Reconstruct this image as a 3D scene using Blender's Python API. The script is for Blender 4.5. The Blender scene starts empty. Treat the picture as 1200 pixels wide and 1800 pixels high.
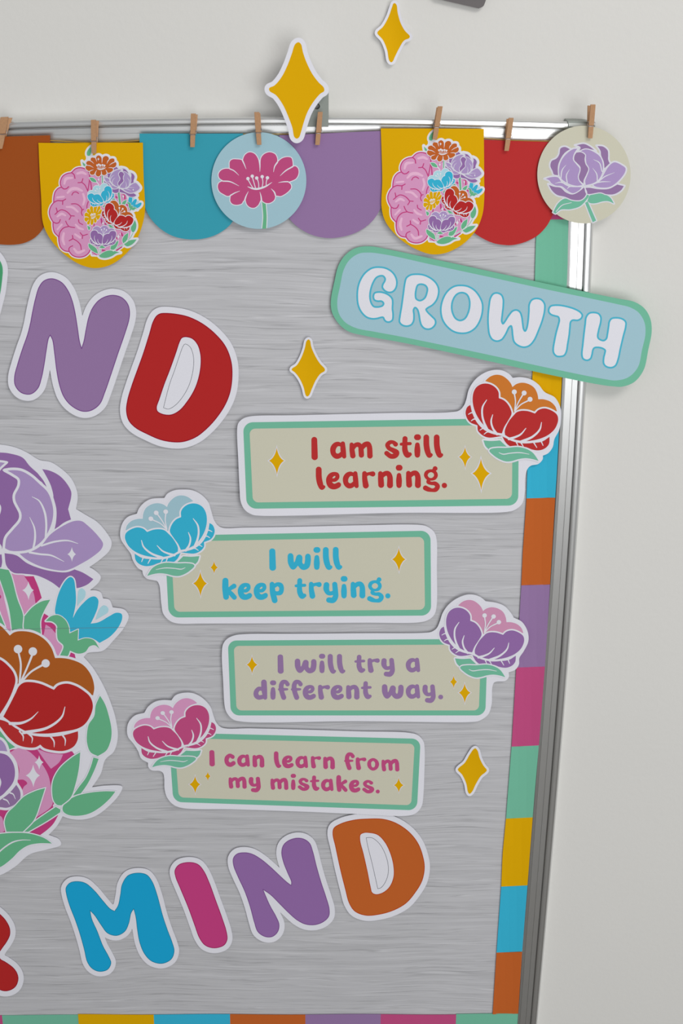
import bpy, math, random
import numpy as np
from mathutils import Vector
from mathutils.geometry import delaunay_2d_cdt

S = bpy.context.scene
COL = S.collection
random.seed(7)

# ------------------------------------------------------------------ camera
F_PX, PITCH, DIST, CAM_Z = 2240.0, math.radians(24.0), 1.127, 1.75
cam = bpy.data.cameras.new('camera'); camo = bpy.data.objects.new('camera', cam); COL.objects.link(camo)
cam.sensor_fit = 'VERTICAL'; cam.sensor_height = 36.0; cam.lens = F_PX/1800*36.0
cam.clip_start = 0.05
camo.location = (0, -DIST, CAM_Z); camo.rotation_euler = (math.radians(90)-PITCH, 0, 0)
S.camera = camo

# ------------------------------------------------------------------ light
wd = bpy.data.worlds.new('world'); S.world = wd; wd.use_nodes = True
bg = wd.node_tree.nodes['Background']; bg.inputs[0].default_value = (0.97, 0.98, 1.0, 1); bg.inputs[1].default_value = 0.35

def area_light(name, loc, target, sx, sy, power, color):
    L = bpy.data.lights.new(name, 'AREA'); L.shape = 'RECTANGLE'; L.size = sx; L.size_y = sy
    L.energy = power; L.color = color
    o = bpy.data.objects.new(name, L); COL.objects.link(o); o.location = loc
    o.rotation_euler = (Vector(target)-Vector(loc)).to_track_quat('-Z', 'Y').to_euler()
    return o
area_light('window_light', (1.2, -3.2, 1.32), (0.8, 0, 1.25), 2.5, 1.8, 43, (0.98, 0.99, 1.0))
area_light('ceiling_lamp_light', (0.75, -1.5, 2.75), (0.1, 0, 1.2), 0.9, 0.5, 12, (1.0, 0.97, 0.94))
S.view_settings.view_transform = 'Standard'; S.view_settings.look = 'None'
S.view_settings.gamma = 1.0; S.view_settings.use_curve_mapping = False
S.view_settings.exposure = 0.08

# ------------------------------------------------------------------ mapping: measured photo point -> point on the plane h metres in front of the board
ct, st = math.cos(PITCH), math.sin(PITCH)
def W(p, h):
    p = np.asarray(p, float).reshape(-1, 2); h = np.broadcast_to(np.asarray(h, float), (len(p),))
    u, v = p[:, 0]-600, p[:, 1]-900
    t = (DIST-h)/(F_PX*ct-v*st)
    return np.stack([t*u, -h, CAM_Z-t*(F_PX*st+v*ct)], 1)

# ------------------------------------------------------------------ materials
def lin(c): 
    c = c/255.0
    return c/12.92 if c <= 0.04045 else ((c+0.055)/1.055)**2.4
EXPO = 0.80
MATS = {}
def mat(name, rgb, rough=0.5, spec=0.3, metal=0.0, vary=0.05, scale=900, bump=0.0, bscale=500, raw=False):
    if name in MATS: return MATS[name]
    m = bpy.data.materials.new(name); m.use_nodes = True; nt = m.node_tree; N = nt.nodes; b = N['Principled BSDF']
    c = [lin(x) if raw else min(0.9, lin(x)/EXPO) for x in rgb]
    tc = N.new('ShaderNodeTexCoord'); no = N.new('ShaderNodeTexNoise'); no.inputs['Scale'].default_value = scale
    no.inputs['Detail'].default_value = 3
    nt.links.new(tc.outputs['Object'], no.inputs['Vector'])
    mx = N.new('ShaderNodeMix'); mx.data_type = 'RGBA'
    mx.inputs[6].default_value = (*[x*(1-vary) for x in c], 1); mx.inputs[7].default_value = (*[min(1, x*(1+vary)) for x in c], 1)
    nt.links.new(no.outputs['Fac'], mx.inputs[0]); nt.links.new(mx.outputs[2], b.inputs['Base Color'])
    b.inputs['Roughness'].default_value = rough; b.inputs['Metallic'].default_value = metal
    b.inputs['Specular IOR Level'].default_value = spec
    if bump:
        bn = N.new('ShaderNodeTexNoise'); bn.inputs['Scale'].default_value = bscale; bn.inputs['Detail'].default_value = 4
        nt.links.new(tc.outputs['Object'], bn.inputs['Vector'])
        bp = N.new('ShaderNodeBump'); bp.inputs['Strength'].default_value = bump; bp.inputs['Distance'].default_value = 0.001
        nt.links.new(bn.outputs['Fac'], bp.inputs['Height']); nt.links.new(bp.outputs['Normal'], b.inputs['Normal'])
    MATS[name] = m
    return m
INK = dict(
 white=(207,207,214), offwhite=(200,200,208), mint=(106,171,145), cream=(187,185,167), red=(171,46,46), redD=(166,38,38), redE=(140,10,38),
 cyan=(52,164,194), cyanP=(54,146,164), cyanM=(26,152,196), cyanE=(20,120,150), purple=(137,109,150), purpleD=(135,99,153), purpleE=(112,70,130),
 lilac=(158,136,180), yellow=(203,155,4), orange=(177,90,39), orangeP=(147,73,30), orangeE=(170,60,20), orangeL=(190,112,46), orangeQ=(160,86,34), magenta=(176,72,118), magentaD=(180,60,118), magentaE=(150,25,85),
 pink=(198,140,177), pinkL=(214,168,194), skyblue=(148,180,191), skylt=(160,198,208), greenR=(70,150,105), green=(96,166,126), cyanL=(72,165,188), line=(90,92,98), seam=(120,135,140),
 pinkF=(190,135,165))
def ink(n): return mat('paper_print_'+n, [min(255, c*1.03) for c in INK[n]], rough=0.65, spec=0.06, vary=0.035, scale=1400)

# ------------------------------------------------------------------ 2-D drawing tools (measured in photo pixels)
def P(s, crop=(0, 0, 1), closed=True, step=1.6):
    """spline through 'x,y x,y!' ('!' = sharp corner) -> dense polyline"""
    pts, cor = [], []
    for tok in s.split():
        c = tok.endswith('!'); x, y = tok.rstrip('!').split(',')[:2]
        pts.append((float(x)/crop[2]+crop[0], float(y)/crop[2]+crop[1])); cor.append(c)
    return spline(np.array(pts), cor, closed, step)
def spline(p, cor, closed, step=1.6):
    n = len(p); out = []
    for i in range(n if closed else n-1):
        a, b = p[i], p[(i+1) % n]
        pa = p[(i-1) % n] if (closed or i > 0) else a
        pb = p[(i+2) % n] if (closed or i+2 < n) else b
        if cor[i]: pa = a
        if cor[(i+1) % n]: pb = b
        L = np.linalg.norm(b-a)
        if L < 1e-6: continue
        def tang(q0, q1, q2):
            d0 = max(np.linalg.norm(q1-q0), 1e-9)**0.5; d1 = max(np.linalg.norm(q2-q1), 1e-9)**0.5
            return d0, d1
        # centripetal Catmull-Rom via Barry-Goldman tangents
        d1 = L**0.5
        d0 = np.linalg.norm(a-pa)**0.5; d2 = np.linalg.norm(pb-b)**0.5
        m1 = (b-a) if d0 < 1e-6 else ((a-pa)/d0-(b-pa)/(d0+d1)+(b-a)/d1)*d1
        m2 = (b-a) if d2 < 1e-6 else ((b-a)/d1-(pb-a)/(d1+d2)+(pb-b)/d2)*d1
        k = max(1, int(math.ceil(L/step)))
        t = (np.arange(k)/k)[:, None]
        out.append((2*t**3-3*t**2+1)*a+(t**3-2*t**2+t)*m1+(-2*t**3+3*t**2)*b+(t**3-t**2)*m2)
    if not closed: out.append(p[-1:])
    return np.vstack(out)
def area(l): x, y = l[:, 0], l[:, 1]; return 0.5*np.sum(x*np.roll(y, -1)-np.roll(x, -1)*y)
def orient(l, s=1): return l if area(l)*s > 0 else l[::-1]
def winding(pts, loops):
    w = np.zeros(len(pts), int)
    for l in loops:
        a, b = l, np.roll(l, -1, 0)
        for c in range(0, len(pts), 4000):
            q = pts[c:c+4000]; X = q[:, 0][:, None]; Y = q[:, 1][:, None]
            up = (a[:, 1] <= Y) & (b[:, 1] > Y); dn = (a[:, 1] > Y) & (b[:, 1] <= Y)
            cr = (b[:, 0]-a[:, 0])*(Y-a[:, 1])-(X-a[:, 0])*(b[:, 1]-a[:, 1])
            w[c:c+4000] += (up & (cr > 0)).sum(1)-(dn & (cr < 0)).sum(1)
    return w
def segdist(pts, l):
    a, b = l, np.roll(l, -1, 0); d = b-a; dd = np.maximum((d**2).sum(1), 1e-12)
    out = np.empty(len(pts))
    for c in range(0, len(pts), 3000):
        q = pts[c:c+3000]
        px = q[:, 0][:, None]-a[:, 0]; py = q[:, 1][:, None]-a[:, 1]
        t = np.clip((px*d[:, 0]+py*d[:, 1])/dd, 0, 1)
        out[c:c+3000] = np.sqrt(((px-t*d[:, 0])**2+(py-t*d[:, 1])**2).min(1))
    return out
def contour(Z, x0, y0, g):
    """marching squares, level 0 (inside = negative) -> closed loops"""
    ny, nx = Z.shape; ins = Z < 0
    code = ins[:-1, :-1]*1+ins[:-1, 1:]*2+ins[1:, 1:]*4+ins[1:, :-1]*8
    nxt = {}; pos = {}
    def ed(kind, j, i):
        k = (kind, j, i)
        if k not in pos:
            if kind == 0: a, b = Z[j, i], Z[j, i+1]; t = a/(a-b); pos[k] = (x0+(i+t)*g, y0+j*g)
            else: a, b = Z[j, i], Z[j+1, i]; t = a/(a-b); pos[k] = (x0+i*g, y0+(j+t)*g)
        return k
    T = {1: [('L', 'T')], 2: [('T', 'R')], 3: [('L', 'R')], 4: [('R', 'B')], 5: [('L', 'T'), ('R', 'B')], 6: [('T', 'B')], 7: [('L', 'B')],
         8: [('B', 'L')], 9: [('B', 'T')], 10: [('T', 'R'), ('B', 'L')], 11: [('B', 'R')], 12: [('R', 'L')], 13: [('R', 'T')], 14: [('T', 'L')]}
    for j, i in zip(*np.nonzero((code > 0) & (code < 15))):
        E = {'T': (0, j, i), 'B': (0, j+1, i), 'L': (1, j, i), 'R': (1, j, i+1)}
        for s, e in T[int(code[j, i])]:
            nxt[ed(*E[s])] = ed(*E[e])
    loops = []
    while nxt:
        k = next(iter(nxt)); l = []
        while k in nxt: l.append(pos[k]); k = nxt.pop(k)
        if len(l) > 6: loops.append(np.array(l))
    return loops
def nest(loops):
    """largest loops positive, holes negative (by containment)"""
    out = []
    for i, l in enumerate(loops):
        n = sum(1 for j, m in enumerate(loops) if j != i and abs(area(m)) > abs(area(l)) and winding(l[:1], [m])[0] != 0)
        out.append(orient(l, 1 if n % 2 == 0 else -1))
    return out
def offset(polys, d, g=1.0):
    """outline of the union of polys grown by d"""
    al = np.vstack(polys); x0, y0 = al.min(0)-d-3*g; x1, y1 = al.max(0)+d+3*g
    xs = np.arange(x0, x1, g); ys = np.arange(y0, y1, g); X, Y = np.meshgrid(xs, ys); q = np.stack([X.ravel(), Y.ravel()], 1)
    D = np.full(len(q), 1e9)
    for l in polys:
        lo, hi = l.min(0)-d-4*g, l.max(0)+d+4*g
        m = np.nonzero((q[:, 0] > lo[0]) & (q[:, 0] < hi[0]) & (q[:, 1] > lo[1]) & (q[:, 1] < hi[1]))[0]
        s = segdist(q[m], l); s = np.where(winding(q[m], [l]) != 0, -s, s)
        D[m] = np.minimum(D[m], s)
    return nest(contour((D-d).reshape(X.shape), x0, y0, g))
def ribbon(l, w, closed=True):
    """band of width w along polyline"""
    if closed:
        l = orient(l); d = np.roll(l, -1, 0)-np.roll(l, 1, 0)
    else: d = np.gradient(l, axis=0)
    d = d/np.maximum(np.linalg.norm(d, axis=1, keepdims=True), 1e-9); n = np.stack([d[:, 1], -d[:, 0]], 1)
    a, b = l+n*w/2, l-n*w/2
    return [orient(a), orient(b, -1)] if closed else [orient(np.vstack([a, b[::-1]]))]
def stroke(s, crop=(0, 0, 1), step=1.5):
    """open tapered stroke 'x,y,r x,y,r' -> outline loops"""
    v = np.array([[float(c) for c in t.split(',')] for t in s.split()]); v = v/crop[2]; v[:, 0] += crop[0]; v[:, 1] += crop[1]
    q = np.column_stack([v[:, :2]]); dense = spline(v, [False]*len(v), False, step)
    l, r = dense[:, :2], np.maximum(dense[:, 2], 0.2)
    d = np.gradient(l, axis=0); d /= np.maximum(np.linalg.norm(d, axis=1, keepdims=True), 1e-9)
    n = np.stack([d[:, 1], -d[:, 0]], 1)
    def cap(c, dr, rr):
        a0 = math.atan2(dr[1], dr[0]); k = 6
        return np.array([[c[0]+rr*math.cos(a0+a), c[1]+rr*math.sin(a0+a)] for a in np.linspace(-math.pi/2, math.pi/2, k)])
    A = l+n*r[:, None]; B = l-n*r[:, None]
    c1 = cap(l[-1], d[-1], r[-1]); c0 = cap(l[0], -d[0], r[0])
    loop = np.vstack([A[:-1], c1, B[::-1][1:-1], c0])
    return [orient(loop)]
def dot(x, y, r, crop=(0, 0, 1), n=20):
    a = np.linspace(0, 2*math.pi, n, endpoint=False)
    return [np.stack([(x+r*np.cos(a))/crop[2]+crop[0], (y+r*np.sin(a))/crop[2]+crop[1]], 1)]
def ell(cx, cy, rx, ry, n=120):
    a = np.linspace(0, 2*math.pi, n, endpoint=False)
    return np.stack([cx+rx*np.cos(a), cy+ry*np.sin(a)], 1)
def rquad(c, r, step=1.5):
    """rounded quadrilateral from 4 corners"""
    c = np.array(c, float); out = []
    for i in range(4):
        p, q, s = c[i-1], c[i], c[(i+1) % 4]
        a = (p-q)/np.linalg.norm(p-q); b = (s-q)/np.linalg.norm(s-q)
        k = np.linspace(0, 1, 10)[:, None]
        m = 0.5523
        A, B = q+a*r, q+b*r; A1, B1 = q+a*r*(1-m), q+b*r*(1-m)
        out.append((1-k)**3*A+3*(1-k)**2*k*A1+3*(1-k)*k*k*B1+k**3*B)
    return np.vstack(out)
def sparkle(cx, cy, t, b, l, r, crop=(0, 0, 1)):
    T, R, B, L, c = map(np.array, ((cx, t), (r, cy), (cx+(b-t)*0.01, b), (l, cy), (cx, cy)))
    out = []
    for a, e in ((T, R), (R, B), (B, L), (L, T)):
        ctrl = c*0.55+(a+e)*0.225
        k = np.linspace(0, 1, 9)[:-1, None]
        out.append((1-k)**2*a+2*(1-k)*k*ctrl+k*k*e)
    o = np.vstack(out)/crop[2]; o[:, 0] += crop[0]; o[:, 1] += crop[1]
    return o
def aff(src, dst):
    A = np.column_stack([np.array(src, float), np.ones(3)]); M = np.linalg.solve(A, np.array(dst, float))
    return lambda l: np.column_stack([l, np.ones(len(l))])@M
def dense(l, step):
    if not step: return l
    n = np.roll(l, -1, 0); k = np.maximum(1, np.ceil(np.linalg.norm(n-l, axis=1)/step).astype(int))
    if k.max() == 1: return l
    return np.vstack([a+(b-a)*(np.arange(m)/m)[:, None] for a, b, m in zip(l, n, k)])
def tri(loops, step=12):
    loops = [dense(l, step) for l in loops if len(l) > 2]
    al = np.vstack(loops); lo, hi = al.min(0), al.max(0)
    vs = [tuple(x) for x in al]; es = []; k = 0
    for l in loops:
        n = len(l); es += [(k+i, k+(i+1) % n) for i in range(n)]; k += n
    if step and max(hi-lo) > step:
        xs = np.arange(lo[0]+step*0.53, hi[0], step); ys = np.arange(lo[1]+step*0.47, hi[1], step)
        if len(xs) and len(ys):
            X, Y = np.meshgrid(xs, ys); q = np.stack([X.ravel(), Y.ravel()], 1); q = q[winding(q, loops) != 0]
            if len(q):
                q = q[np.minimum.reduce([segdist(q, l) for l in loops]) > step*0.3]
                vs += [tuple(x) for x in q]
    v, e, f, _, _, _ = delaunay_2d_cdt([Vector(x) for x in vs], es, [], 0, 1e-5)
    v = np.array([(a.x, a.y) for a in v]); f = np.array([t for t in f if len(t) == 3])
    cen = v[f].mean(1); f = f[winding(cen, loops) != 0]
    p = v[f]; ar = (p[:, 1, 0]-p[:, 0, 0])*(p[:, 2, 1]-p[:, 0, 1])-(p[:, 1, 1]-p[:, 0, 1])*(p[:, 2, 0]-p[:, 0, 0])
    f = f[np.abs(ar) > 1e-7]; ar = ar[np.abs(ar) > 1e-7]
    f[ar > 0] = f[ar > 0][:, ::-1]
    return v, f

# ------------------------------------------------------------------ objects
def link(name, me, m, parent=None, origin=None):
    o = bpy.data.objects.new(name, me); COL.objects.link(o)
    if m: me.materials.append(m)
    if parent is not None: o.parent = parent
    return o
def world_origin(o):
    v = Vector((0, 0, 0))
    while o is not None: v += o.location; o = o.parent
    return v
def mesh(name, V, F, m, parent=None, smooth=False):
    V = np.asarray(V, float)
    org = np.array(world_origin(parent)) if parent is not None else V.mean(0)
    me = bpy.data.meshes.new(name); me.from_pydata((V-org).tolist(), [], [tuple(int(i) for i in f) for f in F]); me.update()
    if smooth: me.polygons.foreach_set('use_smooth', [True]*len(me.polygons))
    o = link(name, me, m, parent)
    if parent is None: o.location = org
    return o
def thing(name, label, cat, p, h=0.0, group=None):
    o = bpy.data.objects.new(name, None); COL.objects.link(o); o.empty_display_size = 0.02
    o.location = W([p], h)[0]; o['label'] = label; o['category'] = cat
    if group: o['group'] = group
    return o
def tag(o, label, cat, group=None):
    o['label'] = label; o['category'] = cat
    if group: o['group'] = group
    return o
def sheet(name, loops, m, parent, H, thick=0.0, layer=0, gap=5e-5, step=12, edge=None):
    """H(p) -> height of each 2-D point above the board; thick > 0 gives a slab with sides"""
    loops = nest([l for l in loops]) if len(loops) > 1 else [orient(loops[0])]
    v, f = tri(loops, step)
    h = H(v)+layer*gap
    V = W(v, h); F = f.tolist()
    if thick:
        Vb = V.copy(); Vb[:, 1] += thick
        n = len(V)
        cnt = {}
        for a, b, c in f.tolist():
            for e in ((a, b), (b, c), (c, a)):
                cnt[e] = 1
        bd = [e for e in cnt if (e[1], e[0]) not in cnt]
        F = F+[[c+n, b+n, a+n] for a, b, c in f.tolist()]+[[b, a, a+n, b+n] for a, b in bd]
        V = np.vstack([V, Vb])
    return mesh(name, V, F, m, parent)
def flat(h): return lambda p: np.full(len(p), h)
def dome(base, lift, c, rx, ry, p=2.0, tx=0, ty=0):
    """stuck in the middle, edges lifting off"""
    def H(q):
        x = (q[:, 0]-c[0])/rx; y = (q[:, 1]-c[1])/ry
        r = (x*x+y*y)**(p/2)
        return base+lift*0.6*r/(1+0.45*r)+tx*x+ty*y
    return H
def prints(items, root, H, layer0=1, gap=5e-5, step=12):
    """items: (part name, ink, loops, layer, level) - level 0 hangs on root, level 1 on the last level-0 part"""
    last = root
    for it in items:
        nm, col, loops, lay, lev = it
        par = root if lev == 0 else last
        groups = loops if isinstance(loops[0], list) else [loops]
        groups = [nest(g) if len(g) > 1 else [orient(g[0])] for g in groups]
        # pieces one can tell apart become meshes of their own; line work is united into one outline
        for gi, g in enumerate(groups if nm in SPLIT else [[l for g in groups for l in g]]):
            v, f = tri(g, step)
            if not len(f): continue
            o = mesh(nm, W(v, H(v)+(layer0+lay+0.25*(gi % 4))*gap), f.tolist(), ink(col), par)
            if lev == 0: last = o
SPLIT = {'sparkle', 'sparkle_fill', 'leaf', 'petal', 'brain_fold', 'inner_petal'}
def xf(items, T, colors=None):
    out = []
    for nm, col, loops, lay, lev in items:
        if isinstance(loops[0], list): nl = [[T(l) for l in g] for g in loops]
        else: nl = [T(l) for l in loops]
        out.append((nm, (colors or {}).get(col, col), nl, lay, lev))
    return out

# ================================================================== THE SETTING
wallm = mat('wall_paint', (203,202,198), rough=0.75, spec=0.2, vary=0.012, scale=6, bump=0.22, bscale=170)
HW = -0.011
def plane(name, quad, m, kind='structure'):
    o = mesh(name, quad, [(0, 1, 2, 3)], m); o['kind'] = kind; return o
plane('wall_back', [(-2.5, -HW, 0), (2.5, -HW, 0), (2.5, -HW, 2.8), (-2.5, -HW, 2.8)], wallm)
plane('floor', [(-2.5, -3.6, 0), (2.5, -3.6, 0), (2.5, -HW, 0), (-2.5, -HW, 0)], mat('floor_vinyl', (92,88,82), rough=0.5, vary=0.1, scale=20))

# ================================================================== WHITEBOARD with aluminium frame
alu = mat('satin_aluminium', (222,223,222), rough=0.30, spec=0.5, metal=0.92, vary=0.02, scale=60, raw=True)
board = thing('whiteboard', 'wall-mounted whiteboard with ridged silver aluminium frame behind all the paper decorations', 'whiteboard', (480, 2000), 0.0)
RI = np.array([(240,1001),(390,999),(480,997.5),(505,996),(661,988),(720,984.8),(838,978.5),(876,976),(1027,967),(1110,962),(1171,958),(1310,947.5),(1400,939.5),(1515,930.5),(1556,927.5),(1672,918),(1781,911),(1850,906),(2000,895)], float)
RO = np.array([(240,1047.5),(390,1043),(440,1040.5),(560,1035.5),(700,1028),(850,1020),(1000,1011),(1110,1004),(1250,991.5),(1400,978.5),(1475,971.5),(1575,963.5),(1675,956),(1737,950.5),(1800,944.5),(2000,925)], float)
LI = np.array([(386,945),(413,942),(480,940),(513,939.5),(651,936),(824,926.5),(876,925.2),(972,918.5),(1029,916),(1088,912.5),(1177,907),(1311,899),(1400,892),(1440,889),(1502,883),(1558,880.7),(1674,872.5),(1781,865.7),(1850,861)], float)
def smo(A, y):   # smooth interpolation
    c = np.polyfit(A[:, 0], A[:, 1], 4); return np.polyval(c, y)
TO = np.array([(-300,222),(-40,214.5),(20,212.4),(150,209.3),(260,207),(400,205.2),(500,204.8),(580,204.9),(700,205.6),(760,206.8),(840,209),(920,210.9),(1000,213.2),(1043,214.8)], float)
PROF = [(-0.06,-1),(0,1.2),(0.0,2.6),(0.09,3.0),(0.095,2.0),(0.115,2.0),(0.12,3.0),(0.385,3.2),(0.39,2.2),(0.41,2.2),(0.415,3.2),(0.63,3.4),(0.635,0.2),(0.68,0.2),(0.684,5.7),(0.70,6.0),(0.75,6.25),(0.80,6.35),(0.85,6.3),(0.90,6.0),(0.935,5.5),(0.965,4.6),(0.985,3.3),(0.997,1.6),(1.0,-11)]
def sweep(name, stations, m, parent):
    V, F = [], []; n = len(PROF)
    for a, b in stations:
        for t, h in PROF:
            V.append(W([a+(b-a)*t], h*1e-3)[0])
    for s in range(len(stations)-1):
        for i in range(n-1):
            q = s*n+i; F.append((q, q+1, q+n+1, q+n))
    return mesh(name, V, F, m, parent)
sweep('frame_rail', [(np.array([smo(RI, y), y]), np.array([smo(RO, y), y])) for y in np.linspace(258, 1898, 60)], alu, board)
sweep('frame_rail', [(np.array([x, 1856.0]), np.array([x, 1898.0])) for x in np.linspace(-300, 925, 30)], alu, board)
cT = np.polyfit(TO[:, 0], TO[:, 1], 4)
tops = []
for x in np.linspace(-300, 997.5, 60):
    y = np.polyval(cT, x); tops.append((np.array([x, y+44.5]), np.array([x, y])))
sweep('frame_rail', tops, alu, board)
cap = [P('997.5,212.6! 1030,213.8 1041,216.5 1046,223 1047.5,240 1047,262! 997.5,262!')]
grey = mat('grey_plastic', (128,134,128), rough=0.42, spec=0.4, vary=0.04, scale=80)
cc = sheet('corner_cap', cap, grey, board, flat(0.0062), thick=0.017)
bv = cc.modifiers.new('b', 'BEVEL'); bv.width = 0.0008; bv.segments = 2; bv.limit_method = 'ANGLE'
sheet('corner_cap_band', [P('999,216! 1032,217.5! 1042,221! 1043,226! 999,222!')], mat('pale_plastic', (190,194,190)), cc, flat(0.0068), thick=0.0006)
bx = [np.array([(-300, 245), (1002, 245), (920, 1890), (-300, 1890)], float)]
sheet('board_panel', bx, mat('white_enamel', (215,217,218), rough=0.2), board, flat(0.0), thick=0.010, step=120)

# ================================================================== wood-effect backing paper
def wood_mat():
    m = bpy.data.materials.new('printed_grey_wood_grain'); m.use_nodes = True; nt = m.node_tree; N = nt.nodes; L = nt.links; b = N['Principled BSDF']
    tc = N.new('ShaderNodeTexCoord')
    wn = N.new('ShaderNodeTexNoise'); wn.inputs['Scale'].default_value = 4.2; wn.inputs['Detail'].default_value = 2
    L.new(tc.outputs['Object'], wn.inputs['Vector'])
    sub = N.new('ShaderNodeVectorMath'); sub.operation = 'SUBTRACT'; sub.inputs[1].default_value = (.5, .5, .5); L.new(wn.outputs['Color'], sub.inputs[0])
    mul = N.new('ShaderNodeVectorMath'); mul.operation = 'MULTIPLY'; mul.inputs[1].default_value = (0, 0, 0.026); L.new(sub.outputs[0], mul.inputs[0])
    add = N.new('ShaderNodeVectorMath'); add.operation = 'ADD'; L.new(tc.outputs['Object'], add.inputs[0]); L.new(mul.outputs[0], add.inputs[1])
    def streak(sx, sz, det, rough=0.6, off=0):
        mp = N.new('ShaderNodeMapping'); mp.inputs['Scale'].default_value = (sx, 1, sz); mp.inputs['Location'].default_value = (off, 0, off*3)
        L.new(add.outputs[0], mp.inputs[0])
        n = N.new('ShaderNodeTexNoise'); n.inputs['Scale'].default_value = 1; n.inputs['Detail'].default_value = det; n.inputs['Roughness'].default_value = rough
        L.new(mp.outputs[0], n.inputs['Vector']); return n.outputs['Fac']
    def ramp(fac, stops):
        r = N.new('ShaderNodeValToRGB'); L.new(fac, r.inputs[0]); e = r.color_ramp.elements
        e[0].position, e[0].color = stops[0][0], (*[stops[0][1]]*3, 1); e[1].position, e[1].color = stops[-1][0], (*[stops[-1][1]]*3, 1)
        for p, v in stops[1:-1]: x = e.new(p); x.color = (v, v, v, 1)
        return r.outputs[0]
    def mulc(a, b_):
        x = N.new('ShaderNodeMix'); x.data_type = 'RGBA'; x.blend_type = 'MULTIPLY'; x.inputs[0].default_value = 1
        L.new(a, x.inputs[6]); L.new(b_, x.inputs[7]); return x.outputs[2]
    a = ramp(streak(4, 130, 5), [(0.3, 0.90), (0.5, 0.98), (0.7, 1.05)])
    b1 = ramp(streak(12, 640, 4, 0.75, 3), [(0.33, 0.86), (0.5, 0.99), (0.68, 1.04)])
    c1 = ramp(streak(9, 360, 3, 0.5, 8), [(0.0, 1.0), (0.60, 1.0), (0.65, 0.76), (0.69, 0.98), (1, 1.0)])
    d1 = ramp(streak(2.6, 105, 2, 0.5, 5), [(0.0, 1.0), (0.42, 1.0), (0.435, 1.10), (0.46, 0.98), (0.52, 1.0), (0.535, 0.86), (0.555, 1.10), (0.58, 1.0), (1, 1.0)])
    base = N.new('ShaderNodeRGB'); base.outputs[0].default_value = (*[lin(x)/EXPO for x in (182, 182, 185)], 1)
    col = mulc(mulc(mulc(mulc(base.outputs[0], a), b1), c1), d1)
    L.new(col, b.inputs['Base Color']); b.inputs['Roughness'].default_value = 0.5; b.inputs['Specular IOR Level'].default_value = 0.3
    return m
ys = np.linspace(246, 1790, 40)
right = np.stack([smo(LI, np.clip(ys, 380, 1850))+14, ys], 1)
bk = np.vstack([[(-290, 246)], right, [(-290, 1790)]])
o = sheet('wood_grain_sheet', [bk], wood_mat(), None, flat(0.0008), thick=0.0004, step=60)
tag(o, 'grey wood-grain printed backing paper covering the board', 'backing paper')

# ================================================================== border strips
def blk(parent, nm, col, y0, y1, tilt=1.2, h=0.0016, wob=0):
    ys = np.linspace(y0, y1, 9)
    l = np.stack([np.interp(ys, LI[:, 0], LI[:, 1]), ys], 1); r = np.stack([np.interp(ys, RI[:, 0], RI[:, 1])-0.5, ys-tilt], 1)
    H = lambda p: h+0.0010*np.clip((np.interp(p[:, 1], LI[:, 0], LI[:, 1])+14-p[:, 0])/14, 0, 1)**2+0.0013*np.clip((p[:, 0]-np.interp(p[:, 1], RI[:, 0], RI[:, 1])+16)/16, 0, 1)
    return sheet(nm, [np.vstack([l, r[::-1]])], ink(col), parent, H, thick=0.0004, step=14)
b1 = thing('border_strip', 'multicoloured block border strip running down the right edge of the board', 'border strip', (888, 1781), 0.002)
seq = [('magenta', 300, 386, 0.3), ('green', 386, 552, 0.4), ('yellow', 552, 717, 0.8), ('cyan', 717, 876, 1.2), ('orange', 876, 1029, 1.3), ('purple', 1029, 1173.5, 1.8),
       ('magenta', 1173.5, 1312.5, 2.2), ('mint', 1312.5, 1439, 2.2), ('yellow', 1439, 1558.5, 2.2), ('cyan', 1558.5, 1674.5, 2), ('orange', 1674.5, 1783, 1.2)]
for c, y0, y1, tl in seq: blk(b1, 'color_block', 'mint' if c == 'green' else c, y0, y1, tl)
def hblk(parent, col, x0, x1, y0, h=0.0021):
    xs = np.linspace(x0, x1, 6); k = (600-xs)*0.012
    top = np.stack([xs, y0+0.6*np.cos(xs/40)], 1); bot = np.stack([xs-(xs-560)*0.012, xs*0+1852], 1)
    return sheet('color_block', [np.vstack([top, bot[::-1]])], ink(col), parent, flat(h), thick=0.0004, step=30)
b2 = thing('border_strip', 'multicoloured block border strip along the bottom edge of the board, yellow to green', 'border strip', (520, 1850), 0.002)
for c, x0, x1 in (('yellow', 137, 270), ('cyan', 270, 404), ('orange', 404, 536.5), ('purple', 536.5, 669), ('magenta', 669, 801.5), ('mint', 801.5, 911)):
    hblk(b2, c, x0, x1, 1783.5 if x0 < 800 else 1782.5)
b3 = thing('border_strip', 'short green end of a border strip in the bottom left corner', 'border strip', (0, 1850), 0.0015)
for c, x0, x1 in (('orange', -264, -130), ('magenta', -130, 3.5), ('mint', 3.5, 140)): hblk(b3, c, x0, x1, 1784.5, 0.0016)

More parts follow.
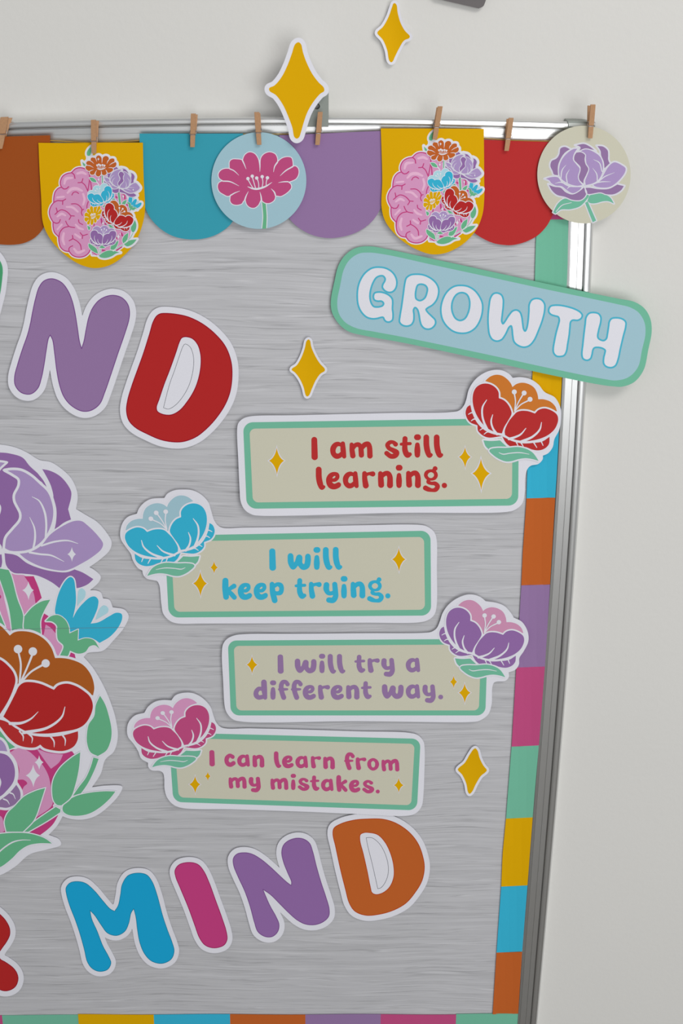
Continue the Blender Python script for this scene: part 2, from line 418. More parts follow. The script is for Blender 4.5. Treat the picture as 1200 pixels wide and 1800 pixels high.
# ================================================================== twine
def tube(name, pts, r, m, parent=None, n=8, closed=False):
    pts = np.array(pts, float); V, F = [], []
    k = len(pts)
    for i in range(k):
        d = pts[(i+1) % k]-pts[i-1] if closed else pts[min(i+1, k-1)]-pts[max(i-1, 0)]
        d /= np.linalg.norm(d)+1e-12
        a = np.cross(d, (0.1, 0.2, 1.0)); a /= np.linalg.norm(a)+1e-12; b = np.cross(d, a)
        for j in range(n):
            t = 2*math.pi*j/n; V.append(pts[i]+r*(a*math.cos(t)+b*math.sin(t)))
    for i in range(k if closed else k-1):
        for j in range(n):
            F.append((i*n+j, i*n+(j+1) % n, ((i+1) % k)*n+(j+1) % n, ((i+1) % k)*n+j))
    if not closed: F += [tuple(range(n))[::-1], tuple(range((k-1)*n, k*n))]
    return mesh(name, V, F, m, parent, smooth=True)
tw = P('-60,243 7,243 88,247 165,251 200,250 244,247 340,238.5 420,235.5 454,236 500,235.6 560,237 672,232 768,228 852,242.8 882,245.5 896,246.5 960,248 1040,243', closed=False, step=6)
o = tube('twine', W(tw, 0.0083), 0.00034, mat('golden_twine', (176,140,60), rough=0.8, vary=0.25, scale=2500), None)
tag(o, 'thin golden twine behind the tops of the pennants', 'twine')

# ================================================================== ART DESIGNS
ZC = (790, 630, 4.8)
def flower_design(leaf=True, ow=2.9):
    """open blossom of the cards, traced on the red one"""
    c = ZC
    back = P('300,190! 340,155 390,138 440,145 485,175 515,210 530,242! 560,218 610,205 670,218 715,250 740,300 748,345! 790,345 850,365 890,405 905,445! 720,480 545,470 430,340 380,225', c)
    lp = P('295,212 340,218 385,245 412,285 415,335! 460,355 500,400 522,455 520,475 490,530 460,580 440,635! 380,620 320,590 260,530 215,450 195,370 198,300 220,250 255,222', c)
    rp = P('542,478 565,455 600,443 660,445 720,465! 750,435 800,422 860,440 905,475 915,520 890,590 840,640 770,675 700,692 610,700 540,682 468,650! 465,610 500,530', c)
    bl = P('180,390! 150,410 135,455 145,500 175,540 235,565! 240,610 280,650 330,668 440,655! 370,640 300,608 240,550 203,480', c)
    br = P('445,660! 520,692 610,714 700,714 780,702 843,662! 838,720 810,755 760,775 700,770 662,755! 640,748 520,745 478,715', c)
    it = []
    if leaf:
        g1 = P('285,692! 350,697 425,692! 455,720 485,748! 400,756 330,768! 303,740', c)
        g2 = P('335,780 345,765 400,755 480,755 580,748 650,765 700,795 735,840 750,865! 700,850 640,842 580,850 530,865 480,870 430,855 380,825', c)
    und = [back, lp, rp, bl, br]+([g1, g2] if leaf else [])
    it.append(('flower', 'white', offset(und, ow), 0, 0))
    if leaf: it.append(('leaf', 'mint', [g1], 1, 1))
    it.append(('back_petals', 'B', [back], 1, 1))
    it.append(('petal_outline', 'white', offset([lp, rp], ow), 2, 1))
    it.append(('petal', 'A', [lp], 3, 1)); it.append(('petal', 'A', [rp], 3, 1))
    it.append(('petal_rim', 'A', [[bl], [br]], 3, 1))
    v = ['312,350,3 278,410,7 275,480,8 290,540,9 315,600,12', '363,475,3 350,530,7 365,590,8 400,640,10', '643,590,3 600,640,7 550,665,9 500,680,11', '775,540,3 760,600,7 700,660,9 600,705,12',
         '158,472,3 185,458,5 210,460,6', '182,527,3 205,512,5 232,515,6', '255,605,3 285,590,5 325,602,6', '290,640,3 320,620,5 360,630,6', '560,700,6 578,740,3', '600,708,6 622,745,3', '705,703,6 735,752,3', '768,690,6 788,735,3',
         '440,640,8 520,685,9 610,706,10 700,704,9 780,690,8 843,650,6', '435,642,9 370,628,9 300,598,9 240,540,8 200,465,7 180,390,6']
    st = [stroke(s, c) for s in v]
    it.append(('vein_lines', 'white', st, 4, 1))
    sm = [stroke(s, c) for s in ('545,295,6 555,360,5 548,440,5', '618,305,6 580,370,5 550,440,5', '665,355,6 600,390,5 548,445,5')]+[dot(x, y, 21, c) for x, y in ((545, 283), (628, 292), (678, 345))]
    it.append(('stamens', 'white', sm, 5, 1))
    if leaf:
        it.append(('leaf_outline', 'white', offset([g2], ow*0.8), 5, 1)); it.append(('leaf', 'mint', [g2], 6, 1))
        it.append(('leaf_vein', 'white', [stroke('415,795,2 450,808,4 510,800,4 590,795,4 670,808,2', c)], 7, 1))
    return it
FLOWER = flower_design()
DC = (370, 240, 7.06)
def daisy_design(stem=True, ow=1.5, sk=1.0):
    c = DC
    out = P('612,430! 600,330 585,270 545,215 485,195 435,220 410,260 400,305! 380,290 330,283 270,285 240,310 237,400! 180,400 130,420 100,465 110,515 160,550! 105,575 90,620 110,680 160,715 210,738 250,730! '
            '245,770 245,800 270,835 320,848 385,832 405,800 432,780! 450,840 485,875 540,885 590,850 615,800 630,775! 650,805 690,825 740,822 790,785 803,735! 830,735 865,740 920,715 975,670 1000,630 990,590 955,565! '
            '1010,548 1060,520 1090,460 1085,400 1055,370 1018,372! 1018,330 1000,265 940,255 880,275 826,325! 825,270 800,220 735,195 670,215 630,260 618,330', c)
    it = [('flower', 'white', offset([out], ow), 1, 0), ('petals', 'A', [out], 2, 1)]
    sl = ['395,295,8 420,350,6 440,402,2', '237,400,7 290,425,6 350,480,2', '150,553,7 240,560,7 350,612,2', '245,732,8 300,700,6 362,676,2', '425,785,9 440,740,7 468,682,2', '630,785,9 625,740,7 612,690,2', '808,740,8 790,690,8 752,648,2', '960,560,7 900,562,6 842,572,2',
          '1020,372,8 930,425,7 862,488,2', '828,320,9 795,370,7 780,440,2', '609,300,9 612,360,7 612,435,2']
    sc = lambda s: ' '.join(','.join([*t.split(',')[:2], str(float(t.split(',')[2])*sk)]) for t in s.split())
    it.append(('petal_lines', 'white', [stroke(sc(s), c) for s in sl], 3, 1))
    sm = [stroke(sc(s), c) for s in ('463,530,6 495,590,5 525,638,5', '517,500,6 540,580,5 557,638,5', '578,520,6 595,580,5 597,635,5', '640,505,6 648,570,5 640,625,5', '702,520,6 690,570,5 690,605,5', '460,622,3 520,645,10 580,650,12 680,620,10 762,568,2')]+[dot(x, y, 21*sk, c) for x, y in ((463, 522), (517, 492), (572, 515), (640, 498), (705, 512))]
    it.append(('stamens', 'white', sm, 3, 1))
    if stem:
        g = P('632,770! 682,810! 690,900 696,1000 690,1143! 640,1143! 652,1000 646,900', c)
        it = [('stem_outline', 'white', [P('622,760! 692,800! 700,900 707,1000 700,1138! 630,1138! 642,1000 636,900', c)], 0, 0), ('stem', 'green', [g], 0.5, 0)]+it
    return it
AC = (920, 180, 4.286)
def peony_design(leaves=True, ow=2.0, lw=1.7):
    c = AC
    D = ['355,352! 310,332 275,345 265,390 245,420 208,440 198,480 215,520 225,545 262,553! 262,480 280,430 310,385', '385,322! 455,310 500,330 545,365! 480,355 410,370! 425,340',
         '548,325! 600,330 635,360 640,395 640,430 652,460! 605,505! 600,450 580,400 575,365', '395,375! 440,372 465,390 462,430 470,465 490,500 475,545 455,590 455,620! 430,600 412,575 420,520 425,490 400,460 378,435 380,400',
         '465,640! 500,640 560,650 640,648 705,615! 760,628! 735,665 680,695 620,695 580,682 480,692 465,665', '183,615! 230,632 280,640 320,675 370,690 420,665 455,635! 475,680 465,710 430,738 370,738 310,715 250,700 210,665']
    Lt = ['415,345! 370,350 310,395 275,450 262,520 275,570 330,612 400,632 450,625! 420,590 412,560 425,500 400,465 375,430 380,395 400,360', '412,370! 470,350 530,370 580,410 600,470 595,530 570,580 530,610 465,628! 460,590 475,550 490,500 470,460 465,420 465,395 440,375',
          '690,448 740,470 770,495 765,530 710,600 650,640 580,645 530,632 520,618! 560,600 590,560 630,490 665,455', '155,575! 205,560 260,562 290,600 340,630 445,635! 420,665 370,688 325,665 285,635 240,630 205,610 190,590']
    D = [P(s, c) for s in D]; Lt = [P(s, c) for s in Lt]
    it = []
    und = D+Lt
    if leaves:
        G = [P(s, c) for s in ('222,828! 260,760 310,725 360,740 430,742 470,690 485,685 492,702 460,750 420,785 350,805 280,808 240,838!', '480,742! 500,700 560,685 600,690 650,715 680,762! 640,745 600,745 540,760 500,758', '463,757! 482,745! 546,890! 520,903!')]
        und = und+G
    it.append(('flower', 'offwhite', offset(und, ow), 0, 0))
    if leaves:
        it.append(('leaf', 'mint', [[g] for g in G], 1, 1))
        it.append(('leaf_vein', 'offwhite', [stroke('245,822,3 290,775,3 360,755,2', c)], 2, 1))
    it.append(('outer_petals', 'dark', [[l] for l in D], 2, 1))
    it.append(('petal_outline', 'offwhite', [ribbon(l, lw) for l in D], 3, 1))
    for l in Lt: it.append(('petal', 'lite', [l], 4, 1))
    it.append(('petal_outline', 'offwhite', [ribbon(l, lw) for l in Lt], 5, 1))
    v = ['320,470,1 290,510,4 280,575,4', '345,505,1 322,550,4 328,605,4', '525,430,1 570,455,4 590,520,4', '520,495,1 550,540,4 555,595,4', '560,600,4 610,560,4 685,528,1', '540,607,4 590,598,4 655,598,1', '235,610,1 280,602,4 330,622,4', '325,655,1 345,635,4 395,634,4']
    it.append(('vein_lines', 'offwhite', [stroke(s, c) for s in v], 6, 1))
    return it
PC2 = (0, 1000, 4.8)
def tulip_design(c=PC2, ow=2.2):
    b = P('595,68 620,85 635,160 640,280 615,415! 650,350 700,290 760,240 800,233 828,260 825,320 800,390 765,462! 830,450 920,400 980,370 1025,380 1030,420 1000,490 930,570 840,625! 780,590 660,610 590,545 560,450 470,385 475,280 510,170 560,90', c)
    l1 = P('690,165 720,190 715,240 680,280 650,318! 655,240 665,180', c); l2 = P('880,308 912,330 910,365 860,400 805,432! 825,370 850,325', c)
    g = P('385,440! 430,400 490,390 550,430 580,490 585,545! 660,510! 655,605! 720,585 790,600 840,675! 800,645 755,655 720,700 660,715 590,690! 570,735 505,735! 535,650 490,600 480,530 480,480 440,445', c)
    return [('blue_flower', 'white', offset([b, g], ow), 0, 0), ('petal', 'cyan', [b], 1, 1), ('inner_petal', 'skylt', [[l1], [l2]], 1, 1), ('calyx_outline', 'white', offset([g], ow*0.6), 2, 1), ('calyx', 'green', [g], 3, 1)]

# ================================================================== LETTERING
G_ = {}
def glyph(ch, *strokes, k=0):
    G_[ch] = [np.array([[float(c) for c in t.split(',')] for t in s.split()]) for s in strokes]
glyph('I', '112,168,46 115,300,48 118,445,50')
glyph('a', '545,250,28 500,236,36 455,252,42 420,300,46 414,350,44 428,400,42 470,432,44 520,425,40 570,380,34', '575,230,36 580,330,44 597,436,35')
glyph('m', '718,240,32 725,330,41 738,425,44', '745,300,30 775,255,36 825,242,38 860,275,38 870,340,42 875,415,42', '885,300,32 925,248,42 980,232,40 1002,275,42 1012,428,44')
glyph('n', '70,660,34 76,740,42 82,835,44', '92,705,30 135,665,36 180,660,38 208,700,40 213,840,45')
glyph('l', '185,650,46 188,780,47 208,880,46 236,940,38 262,930,28')
glyph('e', '390,822,27 450,815,31 485,775,33 478,735,34 430,722,33 380,748,42 350,800,46 352,860,47 385,910,50 440,925,45 500,900,43 505,895,40')
glyph('r', '930,715,38 933,800,42 950,908,48', '950,735,30 1005,718,26 1062,722,42')
glyph('s', '298,220,36 265,190,28 215,190,31 178,230,34 200,280,33 255,310,36 310,350,44 290,395,40 230,405,37 185,375,36 166,358,36')
glyph('t', '443,140,38 440,220,38 445,320,42 480,383,42 515,372,30', '385,222,22 440,216,24 520,213,24')
glyph('i', '620,118,44 640,118,44', '628,232,36 628,310,46 628,380,42')
glyph('g', '835,622,22 775,645,28 757,690,28 785,738,24 835,752,20 885,735,26 908,690,28 890,645,26 835,622,22', '895,590,36 868,625,22', '805,752,20 792,790,28 840,812,26 895,815,31 932,855,35 905,905,34 850,915,27 790,900,36 752,882,38')
glyph('.', '1034,842,40 1036,842,40')
glyph('w', '585,125,34 590,190,35 615,238,30 655,200,28 685,145,36', '687,143,37 695,205,30 730,240,31 772,225,34 787,170,34 787,130,33')
glyph('k', '118,495,40 118,590,42 127,706,38', '150,625,22 190,590,27 232,564,32', '160,628,24 200,672,32 236,712,32')
glyph('p', '735,540,32 745,650,38 770,752,38', '770,560,26 805,540,26 848,555,33 862,600,31 845,650,32 800,660,26 765,650,26')
glyph('y', '288,548,38 286,605,38 312,655,30 355,660,27 395,640,27', '398,540,34 407,640,36 408,705,36 375,752,38 320,750,36')
glyph('d', '150,468,22 105,465,26 70,505,30 72,545,32 100,570,28 150,565,26', '170,388,36 175,480,36 186,572,26')
glyph('f', '460,405,27 440,378,24 405,378,27 385,410,29 382,460,30 395,520,30 413,570,31', '356,470,14 400,470,18 455,468,14')
glyph('c', '325,138,24 290,121,22 255,150,27 250,190,26 270,222,27 300,230,26 335,212,26')
glyph('o', '838,168,17 800,190,20 792,225,23 805,262,20 838,281,18 872,262,20 884,225,23 874,190,20 838,168,17')
GC = {}
def glyph_loops(ch):
    if ch in GC: return GC[ch]
    segs = []
    for s in G_[ch]:
        if len(s) > 2:
            closed = np.allclose(s[0], s[-1])
            d = spline(s[:-1] if closed else s, [False]*len(s), closed, 12 if ch not in 'cowdf' else 7)
            if closed: d = np.vstack([d, d[:1]])
        else: d = s
        segs.append(np.hstack([d[:-1], d[1:]]))
    sg = np.vstack(segs); a, b = sg[:, :3], sg[:, 3:]
    mx = max(a[:, 2].max(), b[:, 2].max()); lo = np.minimum(a[:, :2].min(0), b[:, :2].min(0))-mx-8; hi = np.maximum(a[:, :2].max(0), b[:, :2].max(0))+mx+8
    g = (hi-lo).max()/64
    xs = np.arange(lo[0], hi[0], g); ys = np.arange(lo[1], hi[1], g); X, Y = np.meshgrid(xs, ys)
    d = (b-a)[:, :2]; dd = np.maximum((d**2).sum(1), 1e-9)
    px = X[..., None]-a[:, 0]; py = Y[..., None]-a[:, 1]
    t = np.clip((px*d[:, 0]+py*d[:, 1])/dd, 0, 1)
    D = (np.sqrt((px-t*d[:, 0])**2+(py-t*d[:, 1])**2)-(a[:, 2]+t*(b-a)[:, 2])).min(2)
    L = nest(contour(D, lo[0], lo[1], g)); al = np.vstack(L)
    GC[ch] = (L, al.min(0), al.max(0)); return GC[ch]
def text_items(rows, col, lay=3, slope=0.0):
    """rows: list of (crop, 'c x0 y0 x1 y1; ...') -> one lettering part per row"""
    out = []
    for crops in rows:
        gs = []
        for crop, spec in crops:
            for e in spec.split(';'):
                q = e.split(); L, lo, hi = glyph_loops(q[0]); b = np.array([float(x) for x in q[1:]])
                t0 = b[:2]; t1 = b[2:]; H = t1-t0
                def T(l):
                    p = (l-lo)/(hi-lo)*H+t0
                    p = p/crop[2]; p[:, 0] += crop[0]; p[:, 1] += crop[1]; return p
                gs.append([T(l) for l in L])
        out.append(('lettering', col, gs, lay, 0))
    return out

def sparks(specs, lay=3):
    s = [[sparkle(cx, cy, t, b, l, r, c)] for c, cx, cy, t, b, l, r in specs]
    out = []
    for x in s:
        cc_ = x[0].mean(0)
        out.append(('sparkle', 'offwhite', [cc_+(x[0]-cc_)*1.22], lay, 0)); out.append(('sparkle_fill', 'yellow', x, lay+1, 1))
    return out

# ================================================================== AFFIRMATION CARDS
def card(label, outer, green, gr, panel, pr, T, fcol, rows, tcol, sp, H, p0, h0):
    t = thing('affirmation_card', label, 'sign', p0, h0)
    sheet('card_backing', [outer], ink('white'), t, H, thick=0.0004, step=7)
    it = [('card_border', 'mint', [rquad(green, gr)], 0, 0), ('card_panel', 'cream', [rquad(panel, pr)], 1, 0)]
    it += text_items(rows, tcol, 2)+sparks(sp, 2)
    fl = xf(FLOWER, T, fcol)
    it += [(a, b, c, d+2, e) for a, b, c, d, e in fl]
    prints(it, t, H, 1, 8e-5, 7)
    return t
I3 = lambda l: l
FP = np.array([(445/4.8+790, 640/4.8+630), (750/4.8+790, 865/4.8+630), (628/4.8+790, 292/4.8+630)])
A = (540, 755, 9.23); B = (660, 755, 8.571); C = (380, 955, 7.5); D = (535, 955, 7.5); E = (440, 1145, 7.059); F = (605, 1145, 6.667); G = (360, 1310, 6.667); H_ = (530, 1310, 6.667)
c1o = P('417,750 420,742 428,735.5 440,732 520,730 700,726 790,724.8 806.7,721.7 815,713 819,703 824,684 834.8,667.5 850,656 867,650.4 881.7,651 894,657 901,664.2! 915,663 931.7,666.5 946,676 956.7,689 975,699 984.8,717.5 985.8,734 982.7,755 974,772 971,786 963,796.7 953.8,801! 953.5,807 946,815.4 933,818.5 927,824 923,838 922,865 917.5,885 905,896 890,899.8 700,901.5 457,906.5 443,904.5 430,896 423,882 421,860 418.7,810')
card('red and orange blossom card reading I am still learning., topmost affirmation card', c1o, [(427,742.5),(911.5,735),(910.5,888.5),(433.5,894.3)], 17, [(438.3,753.6),(900.5,746.8),(899.5,876.8),(444.2,883.3)], 10, I3, {'A': 'red', 'B': 'orangeL'},
     [[(A, 'I 65 120 170 497;a 370 193 632 477;m 683 193 1060 472'), (B, 's 130 160 357 442;t 362 100 545 427;i 578 72 683 424;l 720 75 860 428;l 876 75 1017 428')],
      [(A, 'l 137 603 292 980;e 303 688 547 972;a 575 677 833 957;r 888 675 1103 957'), (B, 'n 35 622 262 885;i 303 532 405 882;n 457 617 682 883;g 712 553 968 943;. 995 803 1075 883')]], 'red',
     [((400,710,4),345,400,308,497,290,397),((640,710,4),708,373,302,452,664,749),((640,710,4),820,489,384,606,759,883)],
     dome(0.0042, 0.0045, (700, 800), 270, 120, 3), (670, 900), 0.005)
c2o = P('392,928.2 430,927.6 520,926.2 628,923.6 736.7,922.8 750,925.5 762.5,935 767,948 767.6,1000 767,1066 762.7,1081 752,1090 736.7,1093.9 640,1094.5 520,1095.3 356.7,1096 311,1095.7 298,1091 287,1079 283.4,1061.7 281.5,1040 280,1029 276,1021.5 270,1020 258,1017 251.5,1010 250,1003! 242,998 233,984 230,974 220,960 212.5,948 211,936 215,920 224,909 240.5,903! 244,894 254,883 266,877 288.5,875.5! 294,868 306,862 320,860.6 338,862 354,870 366,883 371,898 376,914 383,924')
dst = lambda c, a, b, d: [(a[0]/c[2]+c[0], a[1]/c[2]+c[1]), (b[0]/c[2]+c[0], b[1]/c[2]+c[1]), (d[0]/c[2]+c[0], d[1]/c[2]+c[1])]
card('turquoise blossom card reading I will keep trying., second affirmation card down', c2o, [(289,941.7),(756.3,932.8),(757.5,1082),(296.5,1085.5)], 17, [(300,952),(745,943.7),(746.7,1071.8),(306.5,1075.5)], 10,
     aff(FP, dst((190,840,5),(635,640),(343,862),(422,307))), {'A': 'cyan', 'B': 'skyblue'},
     [[(C, 'I 698 68 787 362;w 940 130 1247 352'), (D, 'i 118 50 210 350;l 242 50 368 352;l 373 48 498 350')],
      [(C, 'k 78 455 270 745;e 283 522 472 747;e 493 520 680 747;p 703 508 892 790;t 1032 460 1187 733'), (D, 'r 57 508 226 732;y 248 508 447 790;i 477 432 567 727;n 607 503 802 727;g 825 448 1045 782;. 1065 660 1132 727')]], 'cyan',
     [((190,840,5),930,788,728,843,897,966),((190,840,5),810,928,823,1043,746,869),((520,910,4.615),834,338,244,439,779,888)],
     dome(0.0030, 0.0030, (500, 990), 270, 120, 3), (520, 1094), 0.004)
c3o = P('432,1114.8 412.5,1117 399.5,1122.8 392,1132.5 389.8,1147.7 392,1197.5 394.7,1240.8 398,1252 408,1263.6 423,1268.2 630,1267.6 829,1269 842,1267 857.5,1256 863.6,1238.7 865,1208 868,1200 873,1198 888,1196.7 894,1190 893.7,1181.9! 905,1177.5 911.7,1168 912.5,1156.7 920,1145 927.5,1130 928.7,1120 925.8,1106.7 916.7,1093 902.7,1085.8! 898,1078 886.7,1065.8 873,1060 853.2,1056.9! 843,1049 825,1045 805,1050.8 788,1063 777.5,1078 772.5,1093 767,1104.5 758,1110.8 745,1112.6 640,1113.3 520,1114.3')
card('purple and pink blossom card reading I will try a different way., third affirmation card down', c3o, [(400.3,1126),(857,1123),(852.7,1257.6),(405.5,1257.6)], 15, [(410.7,1135.5),(846,1132.8),(841.2,1248.8),(415.5,1248.8)], 9,
     aff(FP, dst((750,1030,6),(482,708),(825,962),(703,322))), {'A': 'purpleD', 'B': 'pinkF'},
     [[(E, 'I 337 38 412 277;w 550 90 820 272;i 850 30 928 270;l 958 32 1062 277;l 1073 32 1177 275'), (F, 't 118 40 245 252;r 272 80 415 252;y 432 77 592 298;a 720 75 888 247')],
      [(E, 'd 38 350 208 600;i 243 360 320 600;f 342 352 487 602;f 502 352 648 602;e 648 417 812 602;r 838 415 987 600;e 995 417 1158 602'), (F, 'n 20 392 178 565;t 195 350 320 560;w 440 385 695 558;a 720 385 888 556;y 915 387 1070 605;. 1100 508 1157 562')]], 'purple',
     [((380,1100,4.615),289,316,245,390,246,336),((630,1100,4.615),771,455,403,508,739,801),((630,1100,4.615),860,543,466,629,812,909)],
     dome(0.0040, 0.0036, (660, 1170), 270, 120, 3), (630, 1268), 0.005)
c4o = P('390,1279.3 440,1280.5 500,1281.8 630,1285.8 716.7,1288.2 734,1292.5 743.8,1303 746,1316 745.5,1360 743.8,1398.7 740.5,1418 729.7,1430 714.5,1434 630,1431 540,1427 410,1422.5 319,1420 303.8,1413.8 293,1400.8 289,1385.7 288.5,1368 286.5,1359 281,1355.2 266.7,1354 260.5,1348 260,1340.8! 248,1333 242.5,1320 235,1308 225,1295 223,1283 225.8,1270 236.7,1258 253.5,1253.2! 260,1242.5 271.7,1234 285,1230.8 301,1231.3! 308,1222.5 323,1218 340,1219 356.7,1228 370,1243 375,1258 380.5,1271')
card('magenta and pink blossom card reading I can learn from my mistakes., lowest affirmation card', c4o, [(296,1287.7),(739,1298.7),(732.5,1424.5),(304.5,1409.7)], 15, [(306,1297.3),(728.5,1307.5),(722.5,1415.5),(314,1401.7)], 9,
     aff(FP, dst((210,1200,6),(676,665),(343,892),(455,320))), {'A': 'magenta', 'B': 'pink'},
     [[(G, 'I 52 57 117 248;c 228 98 360 254;a 378 107 527 254;n 557 112 697 262;l 808 72 895 267;e 903 120 1040 270;a 1060 123 1208 270'), (H_, 'r 107 127 228 272;n 252 132 390 283;f 498 83 622 292;r 633 142 758 292;o 768 150 907 298;m 935 160 1145 308')],
      [(G, 'm 277 368 490 510;y 512 370 655 552;m 768 382 978 524;i 1005 335 1067 525;s 1088 382 1225 535'), (H_, 't 97 355 208 535;a 227 392 373 540;k 405 350 537 547;e 553 405 688 555;s 710 407 850 565;. 868 520 915 565')]], 'magenta',
     [((280,1260,4.615),393,482,443,522,368,416),((280,1260,4.615),290,548,478,624,242,333),((500,1260,4.615),925,555,493,616,886,966)],
     dome(0.0034, 0.0036, (520, 1350), 270, 120, 3), (520, 1426), 0.005)

# ================================================================== GROWTH SIGN
HG = dome(0.0066, 0.0004, (860, 560), 300, 120, 2, tx=0.0023)
gs = thing('word_sign', 'tilted blue sign with green border and white bubble lettering reading GROWTH', 'sign', (860, 636), 0.0125)
sheet('card_backing', [P('648.7,433 625,436 607.5,447.5 595,466 587.5,495 581.2,530 583.7,550 596,570 612,582.5 640,590 710,602.8 860,635 960,657.5 1050,675.5 1075,679 1094,679.5 1115,671 1131,650 1139,615 1145,582.5 1142.5,560 1132.5,542.5 1115,531 1085,524.8 1035,514.5 960,498.7 860,476.8 760,455 685,439')], ink('mint'), gs, HG, thick=0.0004)
it = [('sign_panel', 'skyblue', [P('648,444 630,446 614,457 604,474 597.5,502.5 592.5,530 595,550 606,566 625,576.5 660,583.5 710,592.8 860,624 960,646 1060,666 1083,668.7 1105,662.5 1121,645 1128,615 1133.9,587.5 1132.5,567.5 1122.5,550 1107.5,540.5 1085,534.8 960,508.7 860,487 760,465.5 680,448')], 0, 0)]
J = (620, 460, 7.5); K = (770, 490, 6); L_ = (950, 520, 7.5)
LT = [(J, ['345,72 430,85 510,130 560,195 580,270 565,350 525,395 475,405 425,385 390,340 395,300 420,255 425,225 400,190 360,187 310,210 265,280 235,370 225,460 240,540 275,590 330,597 390,580 405,550 380,522 325,520 285,505 270,465 285,415 340,400 410,410 480,445 518,490 525,540 522,620 530,700 520,770 480,795 440,790 415,765 400,735 380,733 310,750 250,752 180,730 110,660 70,570 58,470 65,350 95,250 155,155 235,92 290,75']),
 (J, ['840,165 930,175 1020,215 1090,275 1128,350 1128,430 1100,510 1050,570 985,610 965,630 985,665 1040,720 1085,770 1088,820 1050,870 1000,890 945,880 905,840 885,780 870,690 850,630 820,605 800,635 805,700 800,780 770,830 710,850 650,835 615,795 620,720 640,600 665,420 685,280 705,215 760,175', '890,297 950,310 980,350 975,410 945,480 885,513 835,490 825,440 835,360 855,310']),
 (K, ['235,70 310,80 380,120 430,180 465,260 465,350 440,440 390,520 320,565 240,575 160,555 90,500 45,430 27,340 35,260 70,170 120,110 175,78', '258,147 300,165 325,210 332,270 318,350 280,420 230,440 185,420 155,370 142,310 150,240 180,180 215,153']),
 (K, ['620,150 665,170 685,215 685,290 675,380 670,450 682,475 700,455 745,385 785,340 825,330 860,350 880,400 890,470 900,530 915,552 930,530 945,460 955,350 960,270 985,225 1030,208 1085,220 1120,265 1122,330 1100,430 1060,540 1010,650 960,705 905,722 845,705 800,665 785,600 778,530 768,497 748,510 710,585 670,640 620,658 570,640 540,590 527,500 525,400 535,290 550,205 580,160']),
 (L_, ['175,125 250,125 350,143 450,175 520,215 548,255 535,295 490,322 420,322 395,345 385,420 375,520 355,640 340,730 310,785 260,800 210,795 172,755 165,700 180,600 205,480 230,390 245,320 232,278 190,265 140,248 108,215 110,165 135,135']),
 (L_, ['700,220 760,235 792,280 790,350 765,450 752,540 770,570 830,590 865,565 880,500 895,400 905,340 935,300 1000,290 1075,305 1120,345 1120,410 1090,530 1050,700 1020,840 985,920 930,947 860,930 830,890 830,820 845,755 850,720 820,695 760,680 710,685 690,710 675,780 655,830 610,850 560,830 543,780 555,640 570,500 585,380 600,280 640,230'])]
for c, ls in LT:
    ps = [P(s, c, step=1.2) for s in ls]
    it.append(('letter', 'white', ps, 1, 0)); it.append(('letter_outline', 'cyanL', [ribbon(p, 3.0) for p in ps], 2, 1))
prints(it, gs, HG, 1, 5e-5)

# ================================================================== BIG LETTERS
def letter(label, c, fill, hole, inner, col, edge, off, H, p0, ew=1.5):
    t = thing('letter_cutout', label, 'letter', p0, 0.002)
    f = P(fill, c)
    sheet('card_backing', offset([f], off), ink('white'), t, H, thick=0.0004, step=8)
    loops = [f]+([P(hole, c)] if hole else [])
    it = [('letter_face', col, loops, 0, 0), ('letter_edge', edge, [ribbon(l, ew) for l in loops], 1, 1)]
    if inner: it.append(('cut_line', 'line', [ribbon(P(inner, c), 0.7)], 1, 0))
    prints(it, t, H, 1, 5e-5, 8)
LM = (0, 440, 4); LN = (190, 520, 4.8); LQ = (90, 1490, 3.529); LR = (370, 1440, 4.8); LS = (560, 1290, 3.529); LTc = (0, 1500, 6)
letter('large purple letter N at upper left, below the brain pennant', LM, '365,200 430,225 475,280 505,350 525,430 543,540 558,640 573,693! 590,640 605,560 625,470 655,400 705,345 780,317 850,330 895,375 910,430 905,490 875,590 830,720 780,870 735,1000 700,1080 640,1125 575,1130 500,1090 450,1030 420,950 400,850 385,730 370,630 353,595! 340,620 325,700 310,800 290,900 265,970 215,1010 150,1000 108,950 103,890 125,800 160,690 195,590 215,510 230,430 250,340 275,260 310,215', None, None, 'purple', 'purpleE', 11.6, dome(0.0022, 0.004, (135, 590), 110, 140, 3), (125, 735))
letter('large red letter D at upper left, right of the purple N', LN, '475,148 570,155 680,180 800,240 910,330 990,430 1035,550 1045,660 1030,800 990,910 920,1020 830,1120 740,1190 640,1228 560,1233 450,1215 330,1165 230,1110 175,1050 155,970 165,880 200,760 250,620 300,480 350,320 380,220 410,170 440,152',
       '650,345 710,360 755,410 780,490 783,580 765,690 730,790 670,890 600,970 530,1005 460,1000 415,975 407,940 430,870 470,750 520,620 570,480 600,390 620,355', '650,407 690,430 715,490 722,560 710,660 680,760 630,850 570,920 510,955 467,945! 485,870 520,740 560,630 600,510 635,420', 'redD', 'redE', 11.6, dome(0.0022, 0.003, (312, 665), 115, 140, 3), (310, 788))
letter('turquoise letter M in the bottom word', LQ, '155,210 210,220 265,265 320,330 365,380 393,395! 415,360 430,290 440,230 475,175 530,158 590,168 625,210 655,290 690,420 720,510 750,590 762,640 745,690 690,718 625,705 580,660 550,590 535,510 525,430 512,378! 495,405 480,470 455,520 405,545 350,530 310,480 270,420 240,388! 250,440 285,520 320,610 355,675 370,715 350,755 300,768 255,750 225,710 205,630 180,540 150,450 115,360 95,290 92,250 115,220', None, None, 'cyanM', 'cyanE', 8.8, dome(0.0018, 0.0028, (210, 1620), 105, 110, 3), (210, 1715), 1.0)
